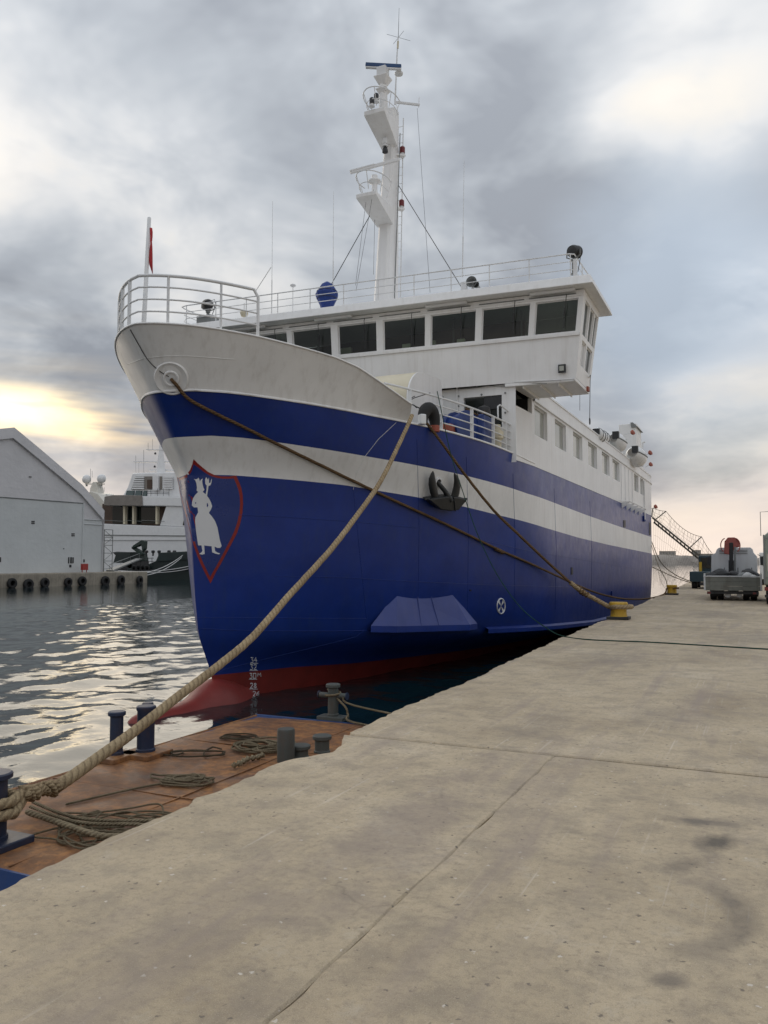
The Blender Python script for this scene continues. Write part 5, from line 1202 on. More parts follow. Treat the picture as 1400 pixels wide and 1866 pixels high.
P = [on_chord(x, y, A, Bg) for (x, y) in ((797, 713), (808, 765), (822, 828), (845, 900), (870, 972), (905, 1045), (950, 1108), (1000, 1147))] + [at(x, y, z=.014) for (x, y) in ((1030, 1160), (1080, 1166), (1180, 1170), (1300, 1177), (1400, 1183), (1520, 1190))] + [Vector((5.0, 14.2, .014)), Vector((9.5, 15.0, .014))]
o = rope_mesh('heaving_line', smoothline(P, 8), .012, rope_green, n=6); tag(rebase(o, Bg), 'thin dark green line hanging from the deck rail and running across the quay', 'rope')
stern = [((1187, 992), 56.0, [(1200, 1030), (1213, 1055)], Vector((B2.x - .2, B2.y + .1, .34)), .022, 'thin rope dropping steeply from the stern to the farther yellow bollard'),
         ((1187, 985), 57.0, [(1205, 1025), (1232, 1048)], Vector((-4.35, 60.0, .2)), .03, 'upper sagging stern rope running to the quay edge beside the teal vehicle'),
         ((1188, 1033), 56.5, [(1210, 1043), (1235, 1054)], Vector((-4.30, 59.0, .15)), .03, 'lower sagging stern rope running to the quay edge beside the teal vehicle'),
         ((1199, 1036), 56.0, [(1205, 1060)], Vector((-4.9, 50, -.3)), .010, 'thinnest dark line hanging below the stern beside the farther bollard')]
for ((px, py), y, mid, e_, r_, lab) in stern:
    A = at(px, py, y=y); P = [A] + [on_chord(x, yy, A, e_) for (x, yy) in mid] + [e_]
    o = rope_mesh('stern_line', smoothline(P, 8), r_, rope_grey, n=6); tag(rebase(o, e_), lab, 'rope', 'mooring lines of the ferry')
# ------------------------------------------------------------------ gangway at the stern
gw = empty('gangway', (-3.0, 58.6, 0), 'boarding gangway ladder with slung safety net from the ship stern to the quay', 'gangway')
G0, G1 = at(1189, 943, y=57.0), Vector((-1.7, 58.6, .12)); gy = Vector((0, .75, -.28))
G1 = at(1270, 1009, y=58.2); G1 = G0 + (G1 - G0) * 1.35
for o_ in (Vector((0, 0, 0)), gy): MB().bar(G0 + o_, G1 + o_, .05, .11).build('stringer', gang_metal, gw)
for t in np.linspace(.03, .97, 16): MB().bar(G0.lerp(G1, t), G0.lerp(G1, t) + gy, .05, .04).build('tread', gang_metal, gw)
tips = []
for (a, c_) in (((1196, 946), (1214, 931.5)), ((1253, 1002), (1279, 978)), ((1188, 942), (1190, 926))):
    p, q_ = at(*a, y=57.4), at(*c_, y=57.9); tips.append(q_); MB().tube([p, q_], .035, 6).build('stanchion', gang_metal, gw)
def sag(a, b_, s_, n=12): return [a.lerp(b_, t) + Vector((0, 0, -4 * s_ * t * (1 - t))) for t in np.linspace(0, 1, n)]
top_e = sag(tips[2], tips[0], .05, 5)[:-1] + sag(tips[0], tips[1], .35, 14) + sag(tips[1], G1 + Vector((0, 0, .9)), .1, 6)[1:]
MB().tube(top_e, .016, 4).build('net_rope', net_mat, gw)
bot = [G0.lerp(G1, t) for t in np.linspace(0, 1, len(top_e))]
nb = MB()
for i in range(len(top_e) * 2):
    t = i / (len(top_e) * 2 - 1); a = top_e[int(t * (len(top_e) - 1))]; c_ = bot[min(len(bot) - 1, max(0, int(t * (len(bot) - 1)) + random.randint(-1, 2)))]
    nb.tube(sag(a, c_, .12, 5), .006, 3)
for k in (.25, .5, .75): nb.tube([top_e[i].lerp(bot[i], k) + Vector((0, 0, -.08)) for i in range(len(bot))], .007, 3)
nb.build('net', net_mat, gw)['kind'] = 'stuff'
nb = MB(); low_a = [G0.lerp(G1, t) + gy for t in np.linspace(0, .95, 26)]; low_b = [G0 + Vector((0, 0, -3.4 - .3 * math.sin(i))) + (G1 - G0) * t * .55 * 1.0 for i, t in enumerate(np.linspace(0, 1, 26))]
for i in range(26): low_b[i].z = -.1 + .4 * abs(math.sin(i * .7)); nb.tube(sag(low_a[i], low_b[i], .15, 6), .006, 3)
for k in (.2, .4, .6, .8): nb.tube([low_a[i].lerp(low_b[i], k) for i in range(26)], .006, 3)
nb.build('net', net_mat, gw)['kind'] = 'stuff'

# ------------------------------------------------------------------ wheels
def wheel_part(parent, c_, r, w_, axis=(1, 0, 0), name='wheel'):
    c_ = Vector(c_)
    o = MB().lathe(c_, [(r * .60, -w_ / 2), (r * .92, -w_ / 2), (r, -w_ * .36), (r, w_ * .36), (r * .92, w_ / 2), (r * .60, w_ / 2)], 22, axis=axis).build(name, black_rubber, parent, smooth=35)
    MB().lathe(c_, [(r * .58, -w_ * .40), (r * .5, -w_ * .2), (r * .15, -w_ * .2), (r * .15, w_ * .2), (r * .5, w_ * .2), (r * .58, w_ * .40)], 18, axis=axis).build('rim', grey_metal, o, smooth=35)
    return o
# ------------------------------------------------------------------ flatbed crane truck seen from behind
TY, TX0, TX1 = 36.4, -2.20, -.02; TXm = (TX0 + TX1) / 2
tk = empty('crane_truck', (TXm, TY + 3, 0), 'white flatbed truck with a folded red crane arm parked on the quay', 'truck')
for sx in (-.45, .45): MB().box(TXm + sx - .05, TXm + sx + .05, TY + .2, TY + 6.0, .46, .62).build('chassis_rail', dark_metal, tk)
MB().box(TX0 + .02, TX1 - .02, TY + .04, TY + 3.95, .64, .72).build('bed_floor', truck_grey, tk)
for k in range(3):   # tailgate boards
    z0 = .42 + k * .185; MB().box(TX0, TX1, TY, TY + .04, z0, z0 + .18).build('tailgate_board', truck_grey, tk, bevel=.008)
MB().box(TX0 - .02, TX1 + .02, TY - .02, TY + .05, .98, 1.03).build('tailgate_rim', truck_white, tk, bevel=.01)
for sx, nm in ((TX0, -1), (TX1 - .04, 1)):
    for k in range(3): MB().box(sx, sx + .04, TY + .06, TY + 3.95, .62 + k * .17, .62 + k * .17 + .16).build('side_board', truck_grey, tk, bevel=.008)
    MB().box(sx - .01, sx + .06, TY - .01, TY + .07, .42, 1.12).build('corner_post', truck_white, tk, bevel=.01)
# cab
cy0, cz1 = TY + 4.1, 2.26
cabp = [(TX0 + .06, .7), (TX1 - .16, .7), (TX1 - .16, 1.85), (TX1 - .30, 2.02), (TX1 - .34, 2.18), (TX1 - .42, cz1), (TX0 + .44, cz1), (TX0 + .34, 2.18), (TX0 + .28, 2.02), (TX0 + .10, 1.9)]
MB().extrude([(x, cy0, z) for (x, z) in cabp], Vector((0, 1.9, 0))).build('cab', truck_white, tk, bevel=.02)
for z in (1.98, 2.06, 2.13): MB().box(TX0 + .45, TX1 - .55, cy0 - .025, cy0 + .001, z, z + .022).build('shaded_rib', grey_metal, tk)  # ribs coloured grey to draw their groove shade on the white cab
for k in range(9): MB().box(TX0 + .25 + k * .19, TX0 + .28 + k * .19, cy0 - .16, cy0 - .13, 1.0, 1.22 + .06 * (k % 3)).build('rack_stake', dark_metal, tk)
MB().box(TX0 + .05, TX1 - .15, TY + .3, TY + 3.8, .73, .95).build('load_tray', dark_metal, tk)
MB().box(TX0 + .3, TX1 - .4, cy0 + 1.86, cy0 + 1.93, 1.35, 2.0).build('windscreen', dark_glass, tk)
MB().box(TX0 + .1, TX1 - .2, cy0 - .12, cy0 - .04, .72, 1.05).build('headboard', truck_grey, tk)
for sx in (-1, 1):
    xm = TX0 - .12 if sx < 0 else TX1 + .02
    MB().box(xm - .06, xm + .10, cy0 + 1.7, cy0 + 1.75, 1.45, 1.85).build('mirror', dark_metal, tk, bevel=.02); MB().bar((xm, cy0 + 1.72, 1.85), (TXm + sx * .95, cy0 + 1.7, 1.95), .025, .025).build('mirror_arm', dark_metal, tk)
# wheels, mudguards, lamps
for sx in (-1, 1):
    for k, off_ in enumerate((.78, .50)): wheel_part(tk, (TXm + sx * off_, TY + 1.05, .42), .42, .25)
    wheel_part(tk, (TXm + sx * .84, TY + 4.9, .38), .38, .22)
    MB().box(TXm + sx * .64 - .22, TXm + sx * .64 + .22, TY + .52, TY + .55, .16, .60).build('mud_flap', black_rubber, tk)
    lm_ = MB().box(TXm + sx * .86 - .12, TXm + sx * .86 + .12, TY - .01, TY + .05, .27, .38).build('tail_lamp', dark_metal, tk, bevel=.01); MB().box(TXm + sx * .86 - .10, TXm + sx * .86 + .02, TY - .018, TY - .012, .285, .365).build('lens', red_glass, lm_)
MB().box(TXm - .85, TXm + .85, TY + .1, TY + .2, .28, .40).build('under_bar', dark_metal, tk); MB().cyl((TXm - .2, TY + .9, .40), (TXm + .2, TY + .9, .40), .13, 14).build('axle_casing', dark_metal, tk)
for (sx, r_) in ((-.2, .12), (.25, .1)): MB().lathe((TXm + sx, TY + .3, .24), [(r_, 0), (r_ * 1.1, .12), (r_ * .6, .14)], 12, axis=(0, 1, 0)).build('air_tank', truck_white, tk)
# folded loader crane behind the cab
cr = Vector((TXm - .12, TY + 3.5, .72))
MB().cyl(cr, cr + Vector((0, 0, .95)), .13, 12).build('crane_column', dark_metal, tk, smooth=40)
MB().bar(cr + Vector((-.03, -.2, .25)), cr + Vector((.02, -.28, 1.75)), .16, .20, up=(0, 1, 0)).build('crane_boom', dark_metal, tk, bevel=.02)
MB().bar(cr + Vector((.14, -.25, .35)), cr + Vector((.17, -.3, 1.55)), .08, .10, up=(0, 1, 0)).build('crane_ram', grey_metal, tk, bevel=.01)
hd = [(-.30, 1.25), (.02, 1.18), (.14, 1.5), (.36, 1.55), (.34, 1.85), (.16, 1.98), (-.12, 1.98), (-.26, 1.8)]
MB().extrude([cr + Vector((x, -.32, z)) for (x, z) in hd], Vector((0, .22, 0))).build('crane_head', crane_red, tk, bevel=.03)
for s_ in (-1, 1):
    hp = [cr + Vector((s_ * .18 + s_ * .22 * math.sin(a) - .02, -.36, 1.62 + .32 * math.cos(a))) for a in np.linspace(.2, 2.6, 12)]
    MB().tube(hp, .025, 6).build('crane_hose', crane_red, tk, smooth=60)
for (dx, dy, sc, mm) in ((.55, 1.2, .26, plastic_white), (.80, 1.0, .20, plastic_white), (.35, 1.6, .22, grey_metal), (-.5, 1.4, .30, dark_metal), (-.85, 1.0, .22, dark_metal), (0.0, 1.9, .25, dark_metal), (.6, 2.2, .3, dark_metal)):
    rg = np.random.RandomState(int(dx * 100) % 97); secs = []
    for t in np.linspace(0.02, .98, 7):
        k = math.sin(math.pi * t) ** .6; secs.append([(TXm + dx + sc * (1.0 if mm is plastic_white else 1.2) * k * math.cos(a) * (1 + rg.uniform(-.3, .3)), TY + dy + sc * k * math.sin(a) * (1 + rg.uniform(-.3, .3)), 0.73 + sc * (1.7 if mm is plastic_white else 2.0) * t) for a in np.linspace(0, 2 * math.pi, 10)[:-1]])
    o = MB().grid(secs, closed=True).build('load_sack', mm, smooth=60)
    tag(rebase(o, (TXm + dx, TY + dy, .73)), {(.55, 1.2): 'larger white plastic sack on the crane truck bed', (.80, 1.0): 'smaller white plastic sack at the right corner of the crane truck bed', (.35, 1.6): 'grey sack behind the white sacks on the crane truck bed', (-.5, 1.4): 'dark bundle on the left half of the crane truck bed', (-.85, 1.0): 'small dark bundle at the left corner of the crane truck bed', (0.0, 1.9): 'dark bundle below the crane column on the truck bed', (.6, 2.2): 'dark bundle deepest on the right of the crane truck bed'}[(dx, dy)], 'sack', 'load on the crane truck bed')
# ------------------------------------------------------------------ teal vehicle beyond the truck
VY = 51.8; v0 = at(1257.5, 1073, z=0).x; ve = empty('flatbed_vehicle', (v0 + .9, VY + 2, 0), 'dark teal flatbed vehicle half hidden behind the left side of the crane truck', 'truck')
MB().box(v0, v0 + 1.9, VY, VY + 2.6, .42, 1.02).build('bed', vehicle_teal, ve, bevel=.03); MB().box(v0 + .35, v0 + 1.8, VY + 2.4, VY + 4.2, .5, 2.0).build('cab', vehicle_teal, ve, bevel=.08)
MB().box(v0 + .5, v0 + 1.65, VY + 2.385, VY + 2.41, 1.2, 1.85).build('rear_window', dark_glass, ve); MB().box(v0 + .40, v0 + .55, VY + 2.2, VY + 2.38, 1.0, 1.6).build('warning_panel', yellow, ve)
for sx in (.22, 1.68):
    wheel_part(ve, (v0 + sx, VY + .7, .36), .36, .3); wheel_part(ve, (v0 + sx, VY + 3.5, .36), .36, .3)
MB().box(v0 + .55, v0 + 1.3, VY + .02, VY + .3, .2, .40).build('under_bar', dark_metal, ve)
# ------------------------------------------------------------------ sage lorry cut by the right edge, white van beyond
LY = 33.0; l0 = at(1393, 1090, y=LY).x; lo = empty('box_lorry', (l0 + 1.1, LY + 3, 0), 'pale green lorry standing at the right edge beside the crane truck', 'truck')
lp = [(l0, .75), (l0 + 2.3, .75), (l0 + 2.3, 2.75), (l0 + .25, 2.75), (l0 + .03, 2.55)]
MB().extrude([(x, LY, z) for (x, z) in lp], Vector((0, 5.2, 0))).build('body', van_green, lo, bevel=.06)
MB().box(l0 + .1, l0 + 2.2, LY + .2, LY + 6.0, .45, .74).build('chassis', dark_metal, lo); MB().box(l0 + .12, l0 + 2.18, LY - .012, LY + .0, 1.25, 1.9).build('panel', curtain, lo)
MB().box(l0 + .02, l0 + .34, LY - .03, LY + .02, .55, .68).build('tail_lamp', red_glass, lo); MB().box(l0 + .02, l0 + 2.2, LY - .05, LY + .05, .30, .40).build('bumper', dark_metal, lo)
for x_ in (l0 + .02, l0 + 1.15, l0 + 2.26): MB().bar((x_ + .02, LY - .02, .8), (x_ + .02, LY - .02, 2.6), .05, .03, up=(0, 1, 0)).build('door_bar', grey_metal, lo)
for z_ in (1.0, 2.45): MB().box(l0 + .05, l0 + 2.25, LY - .02, LY - .004, z_, z_ + .04).build('door_hinge_rail', grey_metal, lo)
for sx in (.22, 2.05):
    for yy in (.9, 4.4): wheel_part(lo, (l0 + sx, LY + yy, .40), .40, .28)
MB().tube([(l0 - .05, LY + 5.0, 2.7), (l0 - .05, LY + 5.0, 3.72), (l0 + .5, LY + 5.0, 3.74)], .015, 5).build('aerial', grey_metal, lo)
vx = at(1384, 1010, y=62).x; wv_ = empty('white_van', (vx + .9, 64, 0), 'small white van far along the quay behind the lorry', 'van')
MB().extrude([(vx, 62 + a, z) for (a, z) in ((0, .4), (4.4, .4), (4.4, 1.2), (3.6, 1.4), (2.9, 2.2), (.1, 2.25))], Vector((1.8, 0, 0))).build('body', yacht_white, wv_, bevel=.06)
MB().box(vx + .2, vx + 1.6, 61.98, 62.02, 1.35, 2.0).build('rear_window', dark_glass, wv_)
for sx in (.15, 1.65):
    for yy in (.8, 3.5): wheel_part(wv_, (vx + sx, 62 + yy, .33), .33, .22)

# ------------------------------------------------------------------ opposite pier with tyres, shed, yachts
FX = -83.0
pr = MB().box(FX - 70, FX, -40, 95.2, -4, .18).build('pier', old_concrete, bevel=.15); pr['kind'] = 'structure'
tyre_m = MB().lathe((0, 0, 0), [(.34, -.14), (.52, -.17), (.64, -.12), (.68, 0), (.64, .12), (.52, .17), (.34, .14), (.30, 0), (.34, -.14)], 26, axis=(1, 0, 0)).mesh('tyre_fender', black_rubber, smooth=50)
names = ['leftmost', 'second from left', 'third from left', 'fourth from left', 'fifth from left', 'third from the pier corner', 'second from the pier corner', 'nearest to the pier corner']
for i, (px, py, sc) in enumerate(((22, 1063, .98), (52, 1065, 1.05), (82, 1062, .98), (124.5, 1061, .92), (150, 1059, .98), (192, 1059, 1.08), (221, 1057.5, 1.12), (255, 1057.5, 1.0))):
    p = at(px, py, x=FX + .25); o = bpy.data.objects.new('tyre_fender', tyre_m); COL.objects.link(o); o.location = p; o.scale = (1.2, sc, sc); o.rotation_euler = (random.uniform(0, 3), 0, random.uniform(-.12, .12))
    tag(o, 'black tyre fender hung on the opposite pier wall, ' + names[i], 'tyre', 'tyre fenders on the opposite pier')
# shed
TXp = -85.0
def tp(px, py, dx=0.0): p = at(px, py, x=TXp); return Vector((TXp + dx, p.y, p.z))
apx = tp(22, 784); eav = tp(187, 935); base = tp(186, 1043)
lef = Vector((TXp, apx.y - 18, apx.z - 4.2)); lb_ = Vector((TXp, lef.y, .18)); base.z = .18; kn1 = tp(68, 822); kn2 = tp(146, 888)
shed = empty('boat_shed', (TXp - 10, apx.y, .18), 'large pale fabric boat shed on the opposite pier', 'shed')
seam_l = tp(0, 905).z; s0 = Vector((TXp, lef.y, tp(0, 905).z - .2)); s1 = tp(152, 917); w1_ = Vector((TXp, s1.y, base.z))
MB().extrude([Vector((TXp, lef.y, .18)), Vector((TXp, s1.y, .18)), s1, s0], Vector((-.3, 0, 0))).build('wall_panel', tent_white, shed)
MB().extrude([s0 + Vector((-.05, 0, .03)), s1 + Vector((-.05, 0, .03)), Vector((TXp - .05, s1.y, eav.z - 1.0)), Vector((TXp - .05, eav.y, eav.z - 1.0)), eav + Vector((-.05, 0, 0)), kn2 + Vector((-.05, 0, 0)), kn1 + Vector((-.05, 0, 0)), apx + Vector((-.05, 0, 0)), lef + Vector((-.05, 0, 0))], Vector((-.3, 0, 0))).build('gable_panel', tent_roof, shed)
MB().extrude([Vector((TXp - .02, s1.y + .03, .18)), Vector((TXp - .02, eav.y, .18)), Vector((TXp - .02, eav.y, eav.z - 1.0)), Vector((TXp - .02, s1.y + .03, eav.z - 1.0))], Vector((-.3, 0, 0))).build('corner_panel', tent_white, shed)
top_l = [lef, apx, kn1, kn2, eav, Vector((TXp, eav.y, .18))]
MB().grid([[p + Vector((.25, 0, .0)) + Vector((0, .15, .35)) * (0 if i == 5 else 1) for i, p in enumerate(top_l)], [p + Vector((-45, 0, 0)) + Vector((0, .15, .35)) * (0 if i == 5 else 1) for i, p in enumerate(top_l)]]).build('roof', tent_roof, shed)
rim = []
for i in range(4):
    a, c_ = top_l[i], top_l[i + 1]; MB().hexa([a + Vector((.30, 0, -1.0)), c_ + Vector((.30, 0, -1.0)), c_ + Vector((-.1, 0, -1.0)), a + Vector((-.1, 0, -1.0)), a + Vector((.26, .1, .36)), c_ + Vector((.26, .1, .36)), c_ + Vector((-.1, .1, .36)), a + Vector((-.1, .1, .36))]).build('roof_edge', tent_roof, shed)
MB().tube([s0 + Vector((.04, 0, 0)), s1 + Vector((.04, 0, 0))], .07, 5).build('lacing_rail', grey_metal, shed); MB().tube([s1 + Vector((.04, 0, 0)), Vector((TXp + .04, s1.y, .18))], .12, 6).build('corner_pipe', tent_white, shed)
for z in (eav.z - 1.05, eav.z - 1.7): MB().tube([Vector((TXp + .03, s1.y, z)), Vector((TXp + .03, eav.y, z))], .06, 5).build('lacing_rail', tent_white, shed)
for (px, py) in ((60, 952), (133, 974.5)):
    for dx_ in (-2, 2):
        for dy_ in (-1.6, 1.6): q = tp(px + dx_ * .8, py + dy_); MB().box(TXp + .0, TXp + .04, q.y - .11, q.y + .11, q.z - .09, q.z + .09).build('vent_pane', dark_metal, shed)
for (px, py, w_, h_) in ((125, 1021, .1, .42), (129.3, 1021, .14, .42), (133, 1021, .10, .40), (128, 1031.5, .18, .18), (153, 1022, .12, .2), (0, 1020, .12, .3), (116, 1000, .08, .06), (55, 869, .2, .05)):
    q = tp(px, py); MB().box(TXp + .0, TXp + .05, q.y - w_, q.y + w_, q.z - h_, q.z + h_).build('vent', dark_metal, shed)
q = at(154, 1034, x=FX - .6); rbx = empty('red_cabinet', (FX - .6, q.y, .18), 'red fire cabinet on legs at the pier edge before the shed', 'cabinet')
MB().box(FX - .8, FX - .4, q.y - .5, q.y + .5, .5, 1.35).build('box', red_box_mat, rbx, bevel=.04)
for sy in (-.38, .38): MB().bar((FX - .6, q.y + sy, .18), (FX - .6, q.y + sy, .5), .08, .08).build('leg', red_box_mat, rbx)
# scaffold tower at the pier corner
sc_ = empty('scaffold_tower', (-86.5, 89, .18), 'grey scaffold tower beside the shed corner', 'scaffold')
y0s, y1s = at(188.5, 1000, x=-86).y, at(205, 1000, x=-86).y; zt = at(195, 965, x=-86).z
for xx in (-86, -87.6):
    for yy in (y0s, y1s): MB().tube([(xx, yy, .18), (xx, yy, zt)], .06, 5).build('upright', grey_metal, sc_)
for z in np.linspace(.6, zt, 6):
    for xx in (-86, -87.6): MB().tube([(xx, y0s, z), (xx, y1s, z)], .05, 5).build('ledger', grey_metal, sc_)
    MB().tube([(-86, y0s, z), (-87.6, y0s, z)], .05, 5).build('ledger', grey_metal, sc_)
for i, z in enumerate(np.linspace(.6, zt, 6)[:-1]): MB().tube([(-86, y0s if i % 2 else y1s, z), (-86, y1s if i % 2 else y0s, z + (zt - .6) / 5)], .04, 5).build('brace', grey_metal, sc_)

# large yacht
Yy = 130.0
yt = empty('motor_yacht', (at(270, 1040, y=Yy).x, Yy + 5, WZ), 'large white motor yacht with tiered decks and mast beyond the pier corner', 'yacht')
def yp_(px, py, d=0.0): return at(px, py, y=Yy + d)
def ybox(name, pts, d0, d1, mat, bevel=.12):
    P = [yp_(x, y, d0) for (x, y) in pts]; return MB().extrude(P, Vector((0, d1 - d0, 0))).build(name, mat, yt, bevel=bevel)
ybox('hull', [(180, 1056), (372, 1056), (376, 984), (180, 984)], 0, 10, yacht_white)
ybox('bulwark', [(180, 985), (378, 985), (378, 962), (180, 954)], -.2, 10, yacht_white)
ybox('knuckle', [(180, 976), (378, 978), (378, 976), (180, 974)], -.3, 0, grey_metal, None)
ybox('saloon', [(186, 958), (303, 958), (306, 918), (186, 918)], 2.2, 9, teak)
for px in (226, 242.5, 285): ybox('deck_pillar', [(px - 1.6, 955), (px + 1.6, 955), (px + 1.6, 919), (px - 1.6, 919)], .8, 1.5, cream, None)
for (a, c_) in ((205, 224), (229, 240), (246, 283)): ybox('saloon_window', [(a, 954), (c_, 954), (c_, 922), (a, 922)], 1.9, 2.18, dark_glass, None)
ybox('side_house', [(291, 958), (378, 962), (378, 915), (305, 915)], .1, 9.5, yacht_white)
ybox('side_window', [(333, 957), (347, 957), (349, 938), (337, 938)], -.05, .12, dark_glass, None)
ybox('upper_deck', [(190, 921), (305, 922), (378, 924), (378, 907), (258, 904), (230, 904), (190, 906)], -.3, 10, yacht_white)
ybox('deck_awning', [(189, 921), (259, 922), (258, 903), (225, 902), (205, 902), (190, 905)], -.6, -.32, tan_cover)
hs2 = [(222, 905), (378, 908), (378, 858), (241, 862), (232, 888)]
ybox('bridge_house', hs2, 1.5, 9, yacht_white, .25)
for (a, c_) in ((228, 243), (245, 257), (259, 266)): ybox('bridge_window', [(a, 904), (c_, 904.5), (c_ + 1, 894), (a + 3, 894)], 1.2, 1.48, teal_glass, None)
ybox('louvre_back', [(239, 892), (262, 892), (262, 868), (247, 868)], 1.3, 1.48, grey_metal, None)
for k in range(6): ybox('louvre', [(240 + 1.2 * k * .8, 891 - k * 4), (262, 891 - k * 4), (262, 888.6 - k * 4), (240.8 + 1.2 * k * .8, 888.6 - k * 4)], 1.05, 1.28, yacht_white, None)
for k in range(6): ybox('louvre', [(296, 891 - k * 4), (314, 891 - k * 4), (314.5, 888.6 - k * 4), (296, 888.6 - k * 4)], 1.05, 1.28, yacht_white, None)
ybox('recess', [(263, 892), (295, 892), (295, 868), (263, 868)], 1.3, 1.49, tan_cover, None); ybox('recess_door', [(268, 890), (277, 890), (277, 874), (268, 874)], 1.1, 1.28, teak, None); ybox('recess_post', [(278, 893), (288, 893), (288, 867), (278, 867)], .8, 1.28, yacht_white, None)
mt = MB()
rows = [[yp_(px + sx * w_, py, 4 + sy * w_ * .1) for (sx, sy) in ((-1, -1), (1, -1), (1, 1), (-1, 1))] for (px, py, w_) in ((293, 900, 9.5), (293, 880, 9), (293.5, 860, 8), (293.5, 845, 7), (293.5, 830, 5), (294, 815, 3.5), (294, 800, 2.5))]
ym = mt.grid(rows, closed=True).build('mast', yacht_white, yt, smooth=20)
for (x0, x1, y, h_) in ((265, 330, 880, 2.5), (274, 315, 857, 3), (246, 312, 842, 2), (269, 310, 820, 1.5)): 
    a, c_ = yp_(x0, y, 4), yp_(x1, y, 4); MB().bar(a, c_, 1.0, h_ * .11).build('mast_spreader', yacht_white, ym)
for (px, y0_, y1_, r_) in ((247.5, 842, 830, .05), (262, 842, 820, .06), (262, 875, 842, .04), (270, 820, 807, .05), (278, 820, 800, .04), (247.5, 868, 842, .03), (253, 868, 842, .03)): MB().tube([yp_(px, y0_, 4), yp_(px, y1_, 4)], r_, 4).build('aerial', grey_metal, ym)
for (px, py) in ((274, 877), (282, 852), (299, 852), (299, 875), (283, 828), (313, 872)): MB().lathe(yp_(px, py, 3.5), [(.2, 0), (.22, .3), (0, .5)], 8).build('mast_light', dark_metal, ym)
MB().lathe(yp_(255, 893 - 5, 4) + Vector((0, 0, 2.4)), [(.4, -.6), (.62, 0), (.45, .5), (0, .7)], 12).build('dome', yacht_white, ym, smooth=60)
ybox('exhaust_stack', [(257.5, 900), (264, 900), (264, 872), (258, 872)], 3.0, 3.8, yacht_white); ybox('exhaust_stack', [(275, 900), (280, 900), (280, 882), (275, 882)], 3.0, 3.8, yacht_white); ybox('exhaust_stack', [(309, 900), (317, 900), (317, 876), (309, 876)], 3.0, 3.8, yacht_white)
for z in (896, 899): MB().tube([yp_(268, z, -.2), yp_(308, z + 1, -.2)], .05, 4).build('deck_rail', dark_metal, yt)
for px in (268, 275, 287, 298, 308): MB().tube([yp_(px, 904, -.2), yp_(px, 890, -.2)], .05, 4).build('rail_post', dark_metal, yt)
for (a, c_) in ((190, 228), (228, 258), (258, 300)): MB().tube([yp_(a, 948, -.1), yp_(c_, 950, -.1)], .04, 4).build('deck_rail', grey_metal, yt)

# farther yacht: only its radar arch with two domes shows above the shed
Y2 = 150.0
y2 = empty('distant_yacht', (at(180, 1040, y=Y2).x, Y2 + 4, WZ), 'cream yacht with two white satellite domes rising behind the shed roof', 'yacht')
def y2p(px, py, d=0.0): return at(px, py, y=Y2 + d)
def y2box(name, pts, d0, d1, mat): return MB().extrude([y2p(x, y, d0) for (x, y) in pts], Vector((0, d1 - d0, 0))).build(name, mat, y2, bevel=.1)
yc = paint('yacht_cream', (.62, .60, .54), .35, .05)
y2box('hull', [(120, 1052), (215, 1052), (218, 960), (120, 960)], 0, 9, yc); y2box('superstructure', [(120, 962), (222, 962), (216, 940), (204, 937), (197, 925), (188, 912), (178, 900), (165, 895), (150, 905), (125, 935)], 1, 8, yc)
y2box('radar_arch', [(162, 912), (182, 912), (178, 890), (174, 878), (169, 878), (164, 890)], 3, 5, yc)
for (px, py) in ((158, 873), (185, 872)):
    o = MB().lathe(y2p(px, py, 4), [(.55, -1.05), (.95, -.75), (1.12, -.2), (1.12, .1), (.95, .65), (.55, 1.0), (0, 1.12)], 20).build('satellite_dome', yacht_white, y2, smooth=50); MB().cyl(y2p(px, py + 8, 4), y2p(px, py + 13, 4), .25, 8).build('dome_foot', grey_metal, o)
MB().bar(y2p(156, 882, 4), y2p(190, 882, 4), .5, .25).build('dome_arm', yc, y2)
for (px, a, c_) in ((165, 880, 854), (168, 870, 858), (183, 896, 884), (190, 896, 888)): MB().tube([y2p(px, a, 4), y2p(px, c_, 4)], .06, 4).build('aerial', grey_metal, y2)
MB().bar(y2p(180, 900, 4), y2p(207, 902, 4), .25, .18).build('radar_scanner', yacht_white, y2); MB().lathe(y2p(194, 911, 4), [(.5, -.8), (.4, 0), (.15, .9)], 10).build('radar_stand', yc, y2); MB().lathe(y2p(220, 940, 3), [(.3, -.4), (.35, .4), (.2, .7), (0, .8)], 10).build('vent_dome', yc, y2)

# dark workboat with a knuckle crane
Yw = 114.0
wb = empty('workboat', (at(290, 1050, y=Yw).x, Yw + 3, WZ), 'dark green workboat with a folded crane moored behind the pier corner', 'boat')
def wp_(px, py, d=0.0): return at(px, py, y=Yw + d)
def wbox(name, pts, d0, d1, mat, bevel=.08): return MB().extrude([wp_(x, y, d0) for (x, y) in pts], Vector((0, d1 - d0, 0))).build(name, mat, wb, bevel=bevel)
wbox('hull', [(232, 1060), (372, 1060), (378, 1012), (378, 1004), (290, 1008), (284, 1022), (262, 1032), (232, 1036)], 0, 7, ship_green)
wbox('bow_bulwark', [(284, 1024), (378, 1018), (378, 1003), (292, 1007)], -.15, .0, ship_green); wbox('rub_strake', [(238, 1042), (376, 1037), (376, 1034), (238, 1039)], -.35, 0, dark_metal)
wbox('aft_hull', [(196, 1040), (240, 1040), (240, 1020), (208, 1007), (214, 1006), (236, 1007), (240, 1024)], 1.5, 6, dark_metal); wbox('deckhouse', [(206, 1026), (236, 1026), (238, 1006), (212, 1006)], 1.2, 5, ship_green)
